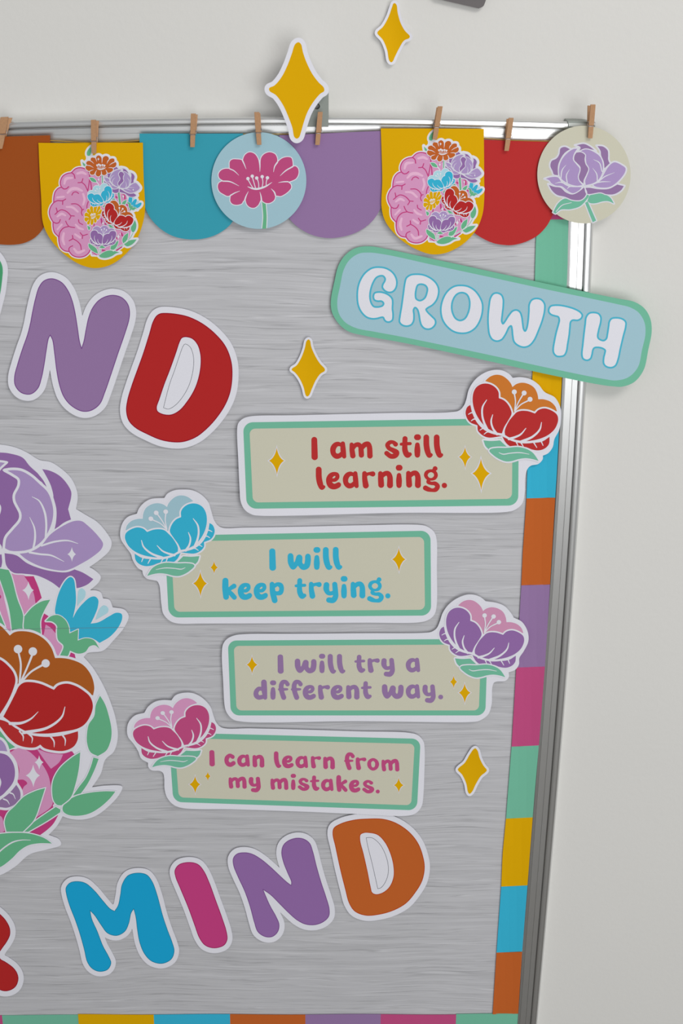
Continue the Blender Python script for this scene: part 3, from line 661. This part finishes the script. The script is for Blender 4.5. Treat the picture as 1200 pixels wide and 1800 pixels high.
letter('magenta letter I in the bottom word, between turquoise M and purple N', LQ, '860,92 910,105 945,145 980,220 1020,330 1060,440 1085,520 1090,570 1070,605 1010,622 955,605 920,560 890,480 850,370 800,250 772,180 768,140 795,105', None, None, 'magentaD', 'magentaE', 9.3, dome(0.0018, 0.0035, (353, 1590), 60, 90, 3), (375, 1674), 1.2)
letter('purple letter N in the bottom word, beside the orange D', LR, '290,283 350,295 420,335 500,400 580,475 640,530 680,560! 683,530 650,450 615,360 600,280 615,220 660,180 730,160 790,170 835,205 860,270 890,390 930,530 970,650 1000,760 995,820 950,865 880,890 800,885 730,850 660,790 580,710 510,640 440,590! 460,640 500,730 550,820 577,890 565,950 520,990 460,990 400,950 370,870 335,740 290,610 230,480 195,390 193,330 225,293', None, None, 'purpleD', 'purpleE', 9.8, dome(0.0018, 0.004, (495, 1560), 95, 100, 3), (490, 1655), 1.2)
letter('orange letter D at the end of the bottom word', LS, '300,528 400,530 480,555 560,610 615,680 645,760 655,830 640,910 600,980 540,1050 460,1095 370,1120 290,1125 225,1100 190,1050 165,960 135,840 105,700 88,620 95,585 140,557 220,535', '310,612 365,625 410,670 445,740 465,820 465,890 440,950 400,985 355,997 330,985 320,950 300,850 275,740 255,660 258,625 280,613', '294,644! 330,645 375,680 410,740 430,810 430,870 410,925 385,955 366,961! 355,910 330,800 305,700', 'orange', 'orangeE', 9.8, dome(0.0018, 0.0035, (665, 1520), 95, 105, 3), (665, 1618), 1.2)
letter('dark red letter R cut off by the left edge at bottom left', LTc, '-300,540 -150,560 -60,600 0,645 60,710 100,790 102,860 70,930 20,1000 -12,1048! 0,1112 60,1150 140,1210 180,1270 190,1330 165,1400 110,1440 40,1450 -30,1420 -120,1330 -220,1230 -300,1250 -330,1400 -400,1450 -470,1400 -460,1200 -470,900 -480,700 -450,580', None, None, 'redD', 'redE', 10, dome(0.0018, 0.003, (-25, 1670), 90, 110, 3), (-25, 1755), 1.2)
letter('green letter cut off by the left edge, beside the large purple N', (0, 0, 1), '-30,440 -10,447 0,459 3.7,468 4.6,478 4,486 2.5,500 0,516 -14,570 -32,640 -45,675 -75,690 -100,670 -95,630 -80,560 -68,490 -55,450', None, None, 'greenR', 'green', 9.3, dome(0.0020, 0.003, (-50, 570), 70, 140, 3), (-75, 700), 0.8)

# ================================================================== STARS
def star(label, c, s, off, H, p0, h0, step=4):
    t = thing('star_cutout', label, 'star', p0, h0)
    f = P(s, c, step=1.0)
    sheet('card_backing', offset([f], off, 0.6), ink('white'), t, H, thick=0.0004, step=step)
    prints([('star_face', 'yellow', [f], 0, 0)], t, H, 1, 6e-5, step)
U = (460, 0, 4)
star('large golden four-point star overlapping the top frame and purple pennant', U, '258,297 275,310 290,370 315,440 355,520 400,580 435,615 438,640 410,660 360,720 320,790 295,860 275,930 262,965 245,975 228,962 215,900 190,830 150,740 100,670 55,640 52,620 90,600 140,540 180,460 210,380 235,310', 8.0, dome(0.0165, 0.002, (521, 160), 60, 95, 2), (521, 250), 0.0165, 6)
star('small golden four-point star on the wall at the top of the picture', U, '935,22 947,35 955,90 975,160 1005,215 1040,255 1035,268 1000,285 965,340 935,400 920,432 908,438 895,425 880,350 850,280 812,235 815,222 850,190 890,120 915,50 925,25', 4.6, dome(HW+0.0025, 0.006, (690, 60), 32, 58, 2), (690, 114), HW+0.003)
star('small golden four-point star on the board between red D and GROWTH sign', (480, 570, 7.5), '465,200 485,215 500,290 545,400 610,510 680,590 678,615 620,655 560,740 510,850 470,940 445,952 428,935 400,830 350,720 290,640 243,600 250,583 310,540 370,440 415,320 440,220', 3.9, dome(0.0030, 0.004, (542, 648), 32, 54, 2), (540, 700), 0.003)
star('small golden four-point star on the board at lower right', LS, '972,90 985,105 998,150 1020,195 1042,225 1035,237 1005,262 975,310 950,360 935,372 925,360 915,310 890,255 862,222 870,210 905,180 935,130 960,95', 4.1, dome(0.0026, 0.003, (829, 1355), 30, 44, 2), (826, 1400), 0.003)

# ================================================================== PENNANTS
def pennant(label, s, col, h, p0, items=None, cat='pennant', name='paper_pennant', loop=None, hb=0.0032, group=None, gap=2.2e-5):
    t = thing(name, label, cat, p0, h, group)
    l = loop if loop is not None else P(s)
    c = l.mean(0)
    y0, y1 = l[:, 1].min(), l[:, 1].max()
    H = lambda q: h-(h-hb)*(q[:, 1]-y0)/(y1-y0)      # hangs leaning back towards the board
    sheet('paper', [l], ink(col), t, H, thick=0.0003, step=20)
    if items: prints(items, t, H, 1, gap, 20)
    return t
GRP = 'plain pennants of the bunting'
pennant('plain orange pennant at the left edge of the picture', '-94,243! 88,237.8! 88.5,340 84,380 74.7,403 60.7,418 43,427 26,430 5,430 -25,425 -55,412 -78,390 -90,360 -94,320', 'orangeP', 0.0098, (0, 430))
pennant('plain turquoise pennant left of the pale blue disc', '245,234.8! 427,234.8! 428,330 424,360 412,384 402.5,397 381,412 357,419.5 333,420.8 306.7,416 282.7,402.7 264,382.7 254,362 248,335', 'cyanP', 0.0098, (335, 421))
pennant('plain purple pennant right of the large golden star', '491,238! 672,230! 672.5,350 664,375 648,394.5 625,409 600,416.5 575,418.5 547,412.5 523,399 509,385 498,366 491,340', 'purple', 0.0098, (585, 418))
pennant('plain red pennant right of the second brain pennant', '804,243! 851,245.6 905,247.8 960,249.5 985,251! 984,330 978,362 969,382 960,398 943,415 920,426.3 900,430.8 885,430.6 867.5,427.5 850,420 832,408 815,388 806,360', 'red', 0.0098, (893, 431))

def brain_art():
    q1 = (80, 290, 10.59); q2 = (140, 250, 10); q3 = (140, 340, 10)
    body = P('822,210! 800,130 730,70 640,50 560,70 480,145! 400,160 320,210 280,290 275,360 297,412! 240,432 180,500 155,600 152,700! 100,770 70,870 85,960 140,1062! 140,1140 165,1250 243,1335! 250,1430 280,1530 350,1595 440,1612! 500,1680 600,1715 720,1700 800,1640 830,1580! 900,1300 880,800 850,400', q1)
    rb = P('150,300! 190,300 218,335 230,380 226,420 205,440 180,448 162,448! 152,400 150,350')
    LV = [P(s, q3) for s in ('970,455! 1000,550 985,640 940,690 905,660 895,600 930,540', '860,680! 780,740 745,820 765,878 820,860 850,780', '1010,802! 900,815 820,845 775,890 830,935 900,915 960,870', '690,820! 600,870 545,930 540,985 610,990 670,900', '330,1095! 400,1040 500,1000 600,1005 720,1040! 640,1060 560,1110 450,1140 360,1125', '155,870! 240,920 300,970 330,1065! 260,1040 180,980 150,920', '335,938! 400,905 465,935 420,965 360,965', '125,560! 190,590 180,640 155,645', '480,530! 560,560 620,640 540,610')]
    LV += [P(s, q2) for s in ('200,70! 150,120 120,190 135,240 180,240 205,190', '40,330! 105,400 90,428 60,410', '160,620! 230,620 290,670 295,705 210,690', '835,1000! 760,1040 735,1090 800,1095', '600,975! 640,1020 650,1060 580,1040 550,1020', '450,1080! 400,1140 450,1140')]
    LV += [stroke(s, q3)[0] for s in ('935,700,9 890,780,9 830,840,9', '760,900,9 660,960,8 590,1010,6', '335,970,8 345,1050,8', '370,970,9 360,1060,9')]+[stroke(s, q2)[0] for s in ('397,590,13 400,710,13', '685,890,22 710,1090,20', '145,250,5 145,320,5', '300,700,5 340,750,5')]
    T = {}
    dz = daisy_design(False, 3.2, 1.5); dz2 = daisy_design(False, 3.4, 1.5)
    pe = peony_design(False, 2.6, 2.0); fd = flower_design(False, 3.6)
    def q(c, pts): return [(x/c[2]+c[0], y/c[2]+c[1]) for x, y in pts]
    ds = [(x/7.06+370, y/7.06+240) for x, y in ((90, 620), (1090, 430), (530, 885))]
    T1 = aff(ds, q(q2, [(103, 440), (645, 385), (325, 602)])); T2 = aff(ds, q(q3, [(82, 450), (388, 300), (218, 555)]))
    ps = [(x/4.286+920, y/4.286+180) for x, y in ((457, 630), (415, 345), (770, 495))]
    T3 = aff(ps, q(q2, [(695, 800), (750, 490), (1060, 800)]))
    fs = [(x/4.8+790, y/4.8+630) for x, y in ((445, 640), (915, 520), (295, 212))]
    T4 = aff(fs, q(q2, [(425, 1045), (138, 960), (500, 772)])); T5 = aff(fs, q(q3, [(595, 525), (942, 480), (525, 172)]))
    fs2 = [fs[0], (800/4.8+790, 422/4.8+630), fs[2]]
    T6 = aff(fs2, q(q3, [(395, 885), (555, 662), (228, 655)]))
    ts = [(x/4.8, y/4.8+1000) for x, y in ((595, 68), (1025, 380), (540, 700))]
    T7 = aff(ts, q(q2, [(905, 925), (1085, 1065), (885, 1185)]))
    def L(items, lay): return [(a if e else a, b, c, d+lay, 1) for a, b, c, d, e in items]
    fl = L(xf(pe, T3, {'dark': 'purpleD', 'lite': 'lilac'}), 6)+L(xf(dz, T1, {'A': 'orange'}), 13)+L(xf(tulip_design(ow=4), T7), 6)+L(xf(fd, T4, {'A': 'cyan', 'B': 'skylt'}), 17)+L(xf(dz2, T2, {'A': 'yellow'}), 6)+L(xf(fd, T5, {'A': 'redD', 'B': 'orange'}), 23)+L(xf(fd, T6, {'A': 'purpleD', 'B': 'lilac'}), 12)
    allp = [body, rb]+LV
    for it in fl:
        if it[0] in ('flower', 'blue_flower'): allp += [l for l in it[2] if area(l) > 0]
    und = offset(allp, 2.9, 0.8)
    und = [l for l in und if area(l) > 0]
    items = [('artwork', 'white', [[l] for l in und], 0, 0), ('brain', 'pink', [rb], 0.5, 1), ('brain', 'pink', [body], 1, 1)]
    hl = ['590,160,20 680,140,26 750,170,18', '350,350,18 380,260,28 500,240,16', '410,520,18 480,450,28 580,440,28 680,480,18', '215,605,18 340,590,18', '700,540,20 725,640,22 700,740,18', '390,780,15 500,790,22 600,870,18', '220,960,16 300,910,25 370,940,16', '340,1270,20 320,1380,26 350,1480,18', '550,1290,18 640,1350,22', '530,1560,18 600,1630,26 720,1590,20', '560,1110,16 620,1170,22 700,1200,16', '220,1200,16 300,1110,20']
    items.append(('brain_highlights', 'pinkL', [stroke(s, q1) for s in hl], 2, 1))
    fo = ['480,140,10 530,180,10 548,250,10', '295,410,10 340,445,10 390,440,10 430,405,10', '605,330,9 670,320,9 695,255,9', '670,320,9 730,370,9 780,470,9 790,490,9', '820,200,9 815,300,9 790,470,9', '490,560,9 520,512,9 570,502,9 615,530,9', '150,700,10 220,665,10 320,665,10 375,635,9', '320,665,9 318,735,9', '480,725,9 570,725,9 640,770,9 680,840,10 665,880,9 685,940,9', '670,840,9 710,825,9',
          '200,800,9 215,880,10 175,920,9', '215,880,9 290,835,9 380,860,9 440,910,10 470,955,9 440,1015,9', '470,945,9 535,950,9', '140,1060,10 200,1085,10 250,1070,10 275,1015,9', '375,1045,9 400,1100,9 440,1145,9 540,1165,9', '430,1145,9 340,1170,10 270,1250,10 250,1350,10 250,1430,10', '615,1020,9 625,1070,9 690,1110,9', '645,1260,9 690,1310,9 780,1290,9', '690,1310,9 685,1370,9', '500,1310,9 505,1370,10 440,1410,9', '505,1370,9 590,1420,9 650,1490,10 665,1575,9', '440,1610,10 435,1560,10 460,1525,9 505,1505,9', '795,680,9 770,770,9 785,880,9']
    items.append(('brain_folds', 'magentaD', [ribbon(body, 1.9)]+[stroke(s, q1) for s in fo], 3, 1))
    mg = ['765,910,14 790,950,14 795,1000,12', '640,960,14 655,975,14', '815,1070,12 840,1110,10', '370,600,10 380,610,10', '430,680,10 432,700,10']
    items.append(('brain_folds', 'magentaD', [stroke(s, q2) for s in mg]+[stroke(s, q3) for s in ('380,450,14 390,520,14', '450,530,12 460,570,14', '735,700,14 750,740,16', '650,1000,14 740,940,10', '230,1030,8 300,1085,5', '400,1000,14 450,1010,12', '640,760,9 650,790,10')], 4, 1))
    items.append(('leaf', 'green', [[l] for l in LV], 6, 1))
    items.append(('leaf_outline', 'white', [ribbon(l, 0.9) for l in LV], 7, 1))
    items += fl
    sp = [[sparkle(330/10+140, 655/10+250, 620/10+250, 695/10+250, 310/10+140, 352/10+140)], [sparkle(172.5, 279.5, 276.7, 283, 171, 175)], [sparkle(234, 333.5, 331, 336.5, 232.5, 235.5)], [sparkle(216.5, 345, 341.5, 349.5, 214.6, 218.4)], [sparkle(180.8, 392.5, 388, 396.8, 178.8, 182.8)], [sparkle(207.8, 416, 410.5, 421.5, 205, 210.6)], [sparkle(211.2, 411, 408, 414.5, 209.6, 212.8)]]
    items.append(('sparkle', 'white', sp, 32, 1))
    return items
ART = brain_art()
pennant('yellow brain and flowers pennant at left, between orange and turquoise pennants', '67.5,251! 110,251.5 165,251 251,250.8! 252.3,310 254.6,370.7 251,392 242.7,416 229.7,436.8 210,456 190.7,467 169,471.4 151.7,469 134,461.7 115,448.7 95,429 81,407.5 74.7,388 72.5,350 69.5,300', 'yellow', 0.0114, (160, 471), ART, hb=0.0048)
TP = aff([(159, 257), (82.3, 370), (213.4, 445.4)], [(761, 230), (677, 343.5), (807.5, 421.2)])
pennant('yellow brain and flowers pennant above the GROWTH sign, beside the red pennant', '669,225.8! 760,226 850,226.6! 850.6,300 850.6,352.5 847.5,377.5 837.5,402.5 820,423.7 800,437.5 780,445.5 757.5,447 735,440 712.5,427.5 692.5,410 677.5,390 670.5,366 671.5,315', 'yellow', 0.0114, (760, 447), xf(ART, TP), hb=0.0048)
pennant('pale blue round pennant with a magenta daisy', None, 'skyblue', 0.0120, (455, 402), xf(daisy_design(), I3, {'A': 'magenta'}), 'round pennant', 'round_pennant', ell(454.8, 317.4, 83.4, 85), gap=4e-5, hb=0.0072)
pennant('cream round pennant with a lilac peony at the top right corner', None, 'cream', 0.0120, (1026, 392), xf(peony_design(), I3, {'dark': 'purple', 'lite': 'lilac'}), 'round pennant', 'round_pennant', ell(1026, 306.9, 82, 86), gap=4e-5, hb=0.0084)

# ================================================================== CLOTHES PEGS
wood = mat('peg_wood', (176,136,102), rough=0.65, spec=0.2, vary=0.14, scale=700)
steel = mat('spring_steel', (190,190,195), rough=0.3, metal=1.0, raw=True)
def peg(label, top, bot, gr, hp, w=8.2, yaw=0.0):
    """top/bottom/groove measured on the front leg; hp = height of the paper it grips"""
    top, bot = np.array(top, float), np.array(bot, float)
    t = thing('clothes_peg', label, 'clothes peg', tuple(bot), hp, 'mini wooden pegs')
    hl, hg, ht = hp+0.0030, hp+0.0048, hp+0.0088      # front face heights: jaw, spring, handle end
    k = (gr-top[1])/(bot[1]-top[1]); g = top+(bot-top)*k
    a3, g3, b3 = W([top], ht)[0], W([g], hg)[0], W([bot], hl)[0]
    sx = w/2*0.00052
    def leg(pts, widths, ths, m, nm, sgn):
        V = []
        for p, ww, th in zip(pts, widths, ths):
            for dx, dy in ((-1, 0), (1, 0), (1, 1), (-1, 1)):
                V.append((p[0]+dx*ww*math.cos(yaw)+0, p[1]+dy*th*sgn+dx*ww*math.sin(yaw), p[2]))
        n = len(pts); F = [(0, 1, 2, 3) if sgn > 0 else (3, 2, 1, 0)]
        for i in range(n-1):
            for j in range(4):
                q = (i*4+j, i*4+(j+1) % 4, i*4+4+(j+1) % 4, i*4+4+j); F.append(q[::-1] if sgn > 0 else q)
        F.append(tuple(range((n-1)*4, n*4))[::-1] if sgn > 0 else tuple(range((n-1)*4, n*4)))
        o = mesh(nm, V, F, m, t)
        bv = o.modifiers.new('b', 'BEVEL'); bv.width = 0.00018; bv.segments = 2; bv.limit_method = 'ANGLE'
        return o
    lerp = lambda a, b, s: a+(b-a)*s
    gu, gd = lerp(g3, a3, 0.05), lerp(g3, b3, 0.06)
    gdip = g3+np.array([0, 0.0007, 0])
    leg([a3, lerp(a3, g3, 0.5), gu, gdip, gd, lerp(g3, b3, 0.6), b3], [sx*0.95, sx, sx, sx*0.96, sx*0.96, sx*0.94, sx*0.88], [0.0022, 0.0024, 0.0024, 0.0016, 0.0024, 0.0020, 0.0014], wood, 'peg_leg', 1)
    # rear leg, mirrored behind the sheet
    mirror = lambda p, hr: np.array([p[0]+(0.0003 if p[0] < 0 else -0.0003), -hr, p[2]])
    y0 = hp-0.0006
    ra, rg, rb = mirror(a3-np.array([0, 0, 0.0022]), max(y0-0.0030, -0.010)), mirror(g3, y0-0.0010), mirror(b3, y0-0.0002)
    leg([ra, rg, rb], [sx*0.9, sx*0.9, sx*0.85], [0.0018, 0.0018, 0.0012], wood, 'peg_leg', -1 if False else 1)
    # spring: coil across the peg and two arms wrapping the legs
    cx, cz = g3[0], g3[2]+0.0018
    pts = []
    for i in range(41):
        s = i/40; an = s*2*math.pi*3.5
        pts.append((cx-sx*1.15+2.3*sx*s, -(hp+0.0008)+0.0013*math.cos(an), cz+0.0013*math.sin(an)))
    tube('spring', pts, 0.00028, steel, t, 6)
    f = g3[1]-0.0001
    lo = [(cx+sx*1.15, -(hp+0.0008), cz+0.0013), (cx+sx*1.35, f+0.001, g3[2]+0.0028), (cx+sx*1.35, f-0.0001, g3[2]+0.0004), (cx+sx*1.0, f+0.0003, g3[2]), (cx-sx*1.0, f+0.0003, g3[2]), (cx-sx*1.25, f+0.001, g3[2]+0.0004), (cx-sx*1.15, -(hp+0.0008), cz)]
    tube('spring', spline(np.array(lo), [False]*7, False, 0.0005), 0.00026, steel, t, 6)
for a in [('wooden peg at the left edge holding the orange pennant', (7.5,206), (-2.5,262), 236, 0.0098, 13, 0.35),
          ('wooden peg holding the left brain pennant', (163.8,211), (164.9,270), 248.6, 0.0114),
          ('wooden peg holding the turquoise pennant', (339.6,200), (338,258.8), 236.9, 0.0098),
          ('wooden peg holding the pale blue round pennant', (450.9,197.4), (455.4,254.8), 233.6, 0.0120),
          ('wooden peg holding the purple pennant beside the large star', (562.7,197), (557.6,255), 234.4, 0.0098),
          ('wooden peg leaning right, holding the right brain pennant', (773.6,187.2), (763.8,245.4), 224, 0.0114),
          ('wooden peg holding the red pennant', (898.3,207.6), (890,265.4), 244.4, 0.0098),
          ('wooden peg holding the cream round pennant', (1042.3,184), (1037,243.3), 221.8, 0.0120)]: peg(*a)

# ================================================================== BRACKET, LABEL AT TOP
br = thing('wall_bracket', 'grey plastic wall bracket with screw hole behind the large star', 'bracket', (555, 223), 0.0088)
oo = sheet('bracket_plate', [P('532,164! 534,160! 575,160! 577,162! 577,223! 532,223!'), orient(dot(556.5, 187, 5.5, n=18)[0], -1)], grey, br, flat(0.0092), thick=0.020, step=30)
bv = oo.modifiers.new('b', 'BEVEL'); bv.width = 0.0006; bv.segments = 2; bv.limit_method = 'ANGLE'
sheet('screw', dot(556.5, 187, 4.5, n=16), mat('dark_steel', (110,110,108), rough=0.4, metal=0.8, raw=True), br, flat(0.004), thick=0.006)
tagp = thing('wall_tag', 'dark grey tag corner on the wall at the top edge of the picture', 'tag', (842, 15), HW+0.004)
sheet('tag_body', [P('700,-55! 768,-2! 841,15! 849,11 852,5 866,-45!')], mat('dark_grey_plastic', (98,94,94), rough=0.6), tagp, flat(HW+0.005), thick=0.004)

# ================================================================== BIG FLOWER AND BRAIN POSTER CUTOUT
p1 = (0, 770, 4.8); p2 = (0, 1000, 4.8); p3 = (0, 1250, 4.8)
po = thing('flower_brain_cutout', 'large cutout of purple peony, red and orange blossom and green leaves at the left edge', 'wall decoration', (20, 1535), 0.002)
outl = P('-260,850! -150,800 -60,782 0,781.5 27,786.7 48,796 68.7,808.5 89.6,812.7 110,826 125,841 134,859.6 136.5,874 133.5,895! 150,905 171,918 187.5,936.7 196,953 192.7,967 177,982.5 157,997! 167,1003 177,1014 173,1024 158,1037.7! 168,1038 177,1041.7 181,1052! 192,1054.5 198,1067.7! 218.7,1072 226,1083 218.7,1102 200,1125 181,1143.7 154,1148 147,1155! 162.5,1173 181,1204 193.7,1233 203,1262.5 207,1296 200,1321 185,1335.4 177,1360 161.5,1384! 187.5,1381 214.6,1383 210,1396 191.7,1416.7 168.7,1434 146,1440.6 125,1439.6 110,1435! 100,1452 85.5,1467.7! 104,1476 107,1485 81,1493.7 52,1502 27,1523 0,1538.5 -60,1552 -150,1540 -260,1490 -330,1380 -350,1200 -330,1000')
HP = lambda q: 0.0024+0.0016*np.clip((q[:, 0]-60)/150, 0, 3)**2
sheet('card_backing', [outl], ink('white'), po, HP, thick=0.0004, step=8)
it = []
def a(nm, col, loops, lay, lev=0): it.append((nm, col, loops, lay, lev))
brainL = P('-20,1540! -120,1525 -230,1470 -300,1370 -325,1200 -300,1010 -240,880 -130,815 -20,800!')
a('brain', 'pink', [brainL], 0)
a('brain_folds', 'magentaD', [ribbon(brainL, 7)]+[stroke(s) for s in ('-280,1000,4 -230,1040,4 -170,1020,4', '-300,1250,4 -220,1220,4 -160,1270,4', '-200,1450,4 -150,1380,4 -90,1390,4', '-200,900,4 -150,930,4 -140,990,4')], 1, 1)
# peony
a('peony', 'white', [P('-250,60! 0,95 160,110 300,230 480,260 600,340 640,480 640,600 720,660 900,880 700,1090 820,1190 650,1300 500,1290 200,1180 -200,1180', p1)], 0.6)
dk = [P('-200,135! 0,122 90,132 190,165 250,235 330,310 375,370 400,432! 330,360 230,420 100,900 -200,930!', p1), P('345,255! 420,270 500,310 560,370 605,450 605,500 580,600! 605,690! 540,720 450,792! 468,700 470,600 445,500 420,410 380,315', p1),
      P('32,965! 140,985 230,1050 340,1095 450,1120 560,1127 630,1103! 700,1130 797,1190! 740,1240 650,1272 500,1272! 430,1220 310,1165 200,1150 110,1140 50,1080', p1), P('-150,1000! 18,975! 22,1060 0,1110 -150,1120!', p1)]
a('outer_petals', 'purpleD', [[l] for l in dk], 1, 1)
ltp = [P('30,270! 100,260 180,268 260,310 340,380 410,450 450,550 460,640 440,740 390,840 330,905 250,950 160,965 80,960 30,935! 45,840 100,770 165,690 170,640 120,530 118,480 155,400 155,350 110,315', p1), P('690,695 740,730 830,820 875,890 860,940 780,1010 680,1070 600,1110 540,1125 440,1115 330,1085 220,1030 150,972! 250,955 340,905 420,810 520,740 620,695', p1), P('-200,190! 0,195 62,204! 0,262 -40,330! -70,500 0,580 -30,700 -60,800 10,925! -200,930!', p1)]
for i, l in enumerate(ltp): a('petal', 'lilac', [l], 2+2*i, 1); a('petal_outline', 'white', [ribbon(l, (4.6, 2.6, 3.8)[i])], 3+2*i, 1)
a('petal_outline', 'white', [ribbon(l, 2.2) for l in dk[1:]], 2, 1)
a('petal_gap', 'white', [P('250,215! 345,250! 400,340 435,420 448,500 430,500 405,440 370,365 320,300!', p1)], 4, 1)
a('vein_lines', 'white', [stroke(s, p1) for s in ('270,495,2 330,530,6 375,620,9 390,720,9 385,845,9', '250,668,2 290,760,7 295,850,9 280,935,9', '350,908,8 460,875,8 570,865,6 658,890,2', '250,965,9 340,980,8 430,990,7 540,1042,2')], 8, 1)
a('sparkle', 'white', [sparkle(606, 980, 918, 1044, 568, 642, p1)], 8, 1)
# stems, leaves and brain between
a('brain', 'pink', [[P('88,35! 215,60 290,200 310,290 200,392! 160,260', p2)], [P('-100,100! 0,120 40,270 80,440 97,522! 50,522 0,350 -100,200!', p2)], [P('380,468! 440,510 495,590 540,650 490,742! 430,640 362,560', p2)]], 1)
a('brain_fold', 'magentaD', [[P('205,62! 285,62! 322,150 352,245! 300,292! 285,210 250,130', p2)], dot(-8, 235, 18, p2), [P('345,560! 350,440 370,375! 410,400 480,470 492,575! 430,500 385,470! 362,562', p2)], [P('600,700! 625,712 638,754! 573,744!', p2)]], 2, 1)
a('sparkle', 'white', [sparkle(240, 180, 105, 264, 188, 285, p2)], 3, 1)
GL = [P('0,-8! 75,5! 100,60 150,250 197,380 207,520! 97,524! 70,330 0,105 -40,0!', p2), P('-60,250! 0,370 50,490! 0,470 -60,440!', p2), P('432,254! 350,270 270,320 200,400! 205,520 350,555! 345,440 370,370', p2)]
for i, l in enumerate(GL): a('leaf', 'green', [l], 3.5+i); a('leaf_outline', 'white', [ribbon(l, 1.9)], 4+i, 1)
it += [(x, y, z, w+7, l) for x, y, z, w, l in tulip_design(p2)]
# big blossom
ob = P('-150,420! 0,478 50,525 82,562! 120,535 180,525 280,540 370,590 430,660 465,752! 520,752 600,765 700,810 770,900 795,1000 785,1068! 700,1040 455,1060 160,1010 130,880 0,790 -150,760!', p2)
r1 = P('-150,720! 0,765 70,820 115,880 130,940 110,1020 60,1130 0,1225! -150,1150!', p2); r2 = P('160,990 200,960 260,955 340,970 455,1020! 490,985 560,968 630,985 700,1025 760,1080 783,1150 770,1220 720,1305 660,1345 520,1375 380,1390 240,1377 130,1320 28,1247! 90,1130 130,1050', p2)
rb = P('-60,60! 50,88 130,142 240,197 380,217 520,207 658,170! 655,240 620,300 540,335 440,330 370,310 340,283! 300,305 220,305 140,280 70,220 0,130!', p3)
a('blossom', 'white', offset([ob, r1, r2, rb], 4.3), 10.5)
a('back_petals', 'orangeQ', [ob], 11, 1); a('petal_outline', 'white', offset([r1, r2], 4.2), 12, 1)
a('petal', 'redD', [r1], 13, 1); a('petal', 'redD', [r2], 13, 1); a('petal_rim', 'red', [rb], 13, 1)
a('vein_lines', 'white', [stroke(s, p2) for s in ('322,1205,2 260,1265,7 180,1300,11 85,1305,13', '548,1165,3 520,1250,8 400,1340,11 200,1382,13', '165,1370,7 195,1410,6 195,1452,2', '240,1390,7 272,1425,6 268,1470,2', '425,1412,7 455,1455,6 457,1504,2', '525,1400,7 550,1440,6 548,1492,2')], 14, 1)
a('stamens', 'white', [dot(152, 677, 36, p2), dot(277, 697, 36, p2), dot(385, 797, 35, p2)]+[stroke(s, p2) for s in ('155,700,8 175,800,8 165,960,8', '272,725,9 230,830,8 172,960,8', '360,810,9 260,870,8 172,965,8')], 14, 1)
# lower right
a('brain', 'magentaD', [P('80,325! 330,310 610,340! 640,400 445,800! 490,880! 450,950 400,1000 340,1045! 200,1030 -100,1030! -100,800! 150,600!', p3)], 1)
a('brain_pink', 'pink', [[P('80,350! 160,312 240,338 310,400 370,470 410,550 430,650 440,790 290,908! 200,760 150,780! 200,640 230,610 200,580 150,580! 160,480', p3)], [P('310,318! 400,350 470,360 532,366! 500,430 430,487! 380,420', p3)], [P('-100,870! 10,890 40,1010! 0,1035! -100,1035!', p3)]], 2, 1)
a('sparkle', 'white', [[sparkle(330, 432, 373, 497, 292, 367, p3)], [sparkle(280, 543, 451, 642, 217, 337, p3)]], 3, 1)
GL2 = [P('-100,120! 0,160 70,250 137,305! 78,328! 40,250 -100,180!', p3)]
a('leaf', 'green', GL2, 4); a('leaf_outline', 'white', [ribbon(GL2[0], 1.8)], 5, 1)
pf = [P('-100,240! 0,240 40,280 62,340! 0,335 -100,335!', p3), P('-150,340! 0,345 70,370 120,440 135,520 120,600 60,680 0,730 -150,760!', p3), P('-100,800! 0,752! 80,690 138,622! 170,680 168,740 120,790 60,815 0,810 -100,800!', p3)]
a('purple_blossom', 'white', offset(pf, 4.5), 6); a('back_petals', 'lilac', [pf[0]], 7, 1); a('petal', 'purpleD', [pf[1]], 7, 1); a('petal_rim', 'purple', [pf[2]], 7, 1)
a('petal_outline', 'white', [ribbon(pf[1], 3.6)], 8, 1)
a('vein_lines', 'white', [stroke(s, p3) for s in ('85,690,6 110,700,5 130,742,2', '30,742,6 60,755,5 80,787,2', '-10,560,9 2,600,9 -10,650,9')], 8, 1)
GL3 = [P('843,-140! 890,-60 925,50 943,140 945,200 935,260 900,335 825,385! 760,350 730,270 730,180 745,110 790,40 803,-50', p3), P('785,385! 838,400! 800,500 740,620 680,705! 605,720! 660,640 720,560 760,470', p3), P('470,803! 515,828! 512,856! 400,930 240,1022! 185,1022! 280,935', p3),
       P('682,338! 600,390 500,480 445,580 435,680 450,760 480,795 520,800! 600,730 640,620 670,480', p3), P('523,815 540,780 580,745 640,712 750,685 880,672 982,674! 930,740 840,820 750,870 650,888 570,878 530,850', p3),
       P('387,643! 300,668 200,718 120,800 60,860 35,930 50,1022! 195,1022! 280,935 310,880 350,760', p3), P('-100,1045! 60,1025 180,1022 280,1035 380,1070 452,1122! 330,1120 240,1137 170,1180 100,1250 0,1322 -100,1345!', p3)]
for i, l in enumerate(GL3): a('leaf', 'green', [l], 15+(i % 2)*2 if i < 3 else 19+(i % 2)*2); a('leaf_outline', 'white', [ribbon(l, 1.9)], 16+(i % 2)*2 if i < 3 else 20+(i % 2)*2, 1)
a('leaf_vein', 'white', [stroke('-20,1200,6 40,1148,6 110,1105,6 180,1088,4 258,1088,2', p3)], 23, 0)
a('page_seam', 'seam', [stroke('0,513,0.9 400,505,0.9 1050,494,0.9', p2)], 24, 0)
prints(it, po, HP, 1, 3.2e-5, 8)
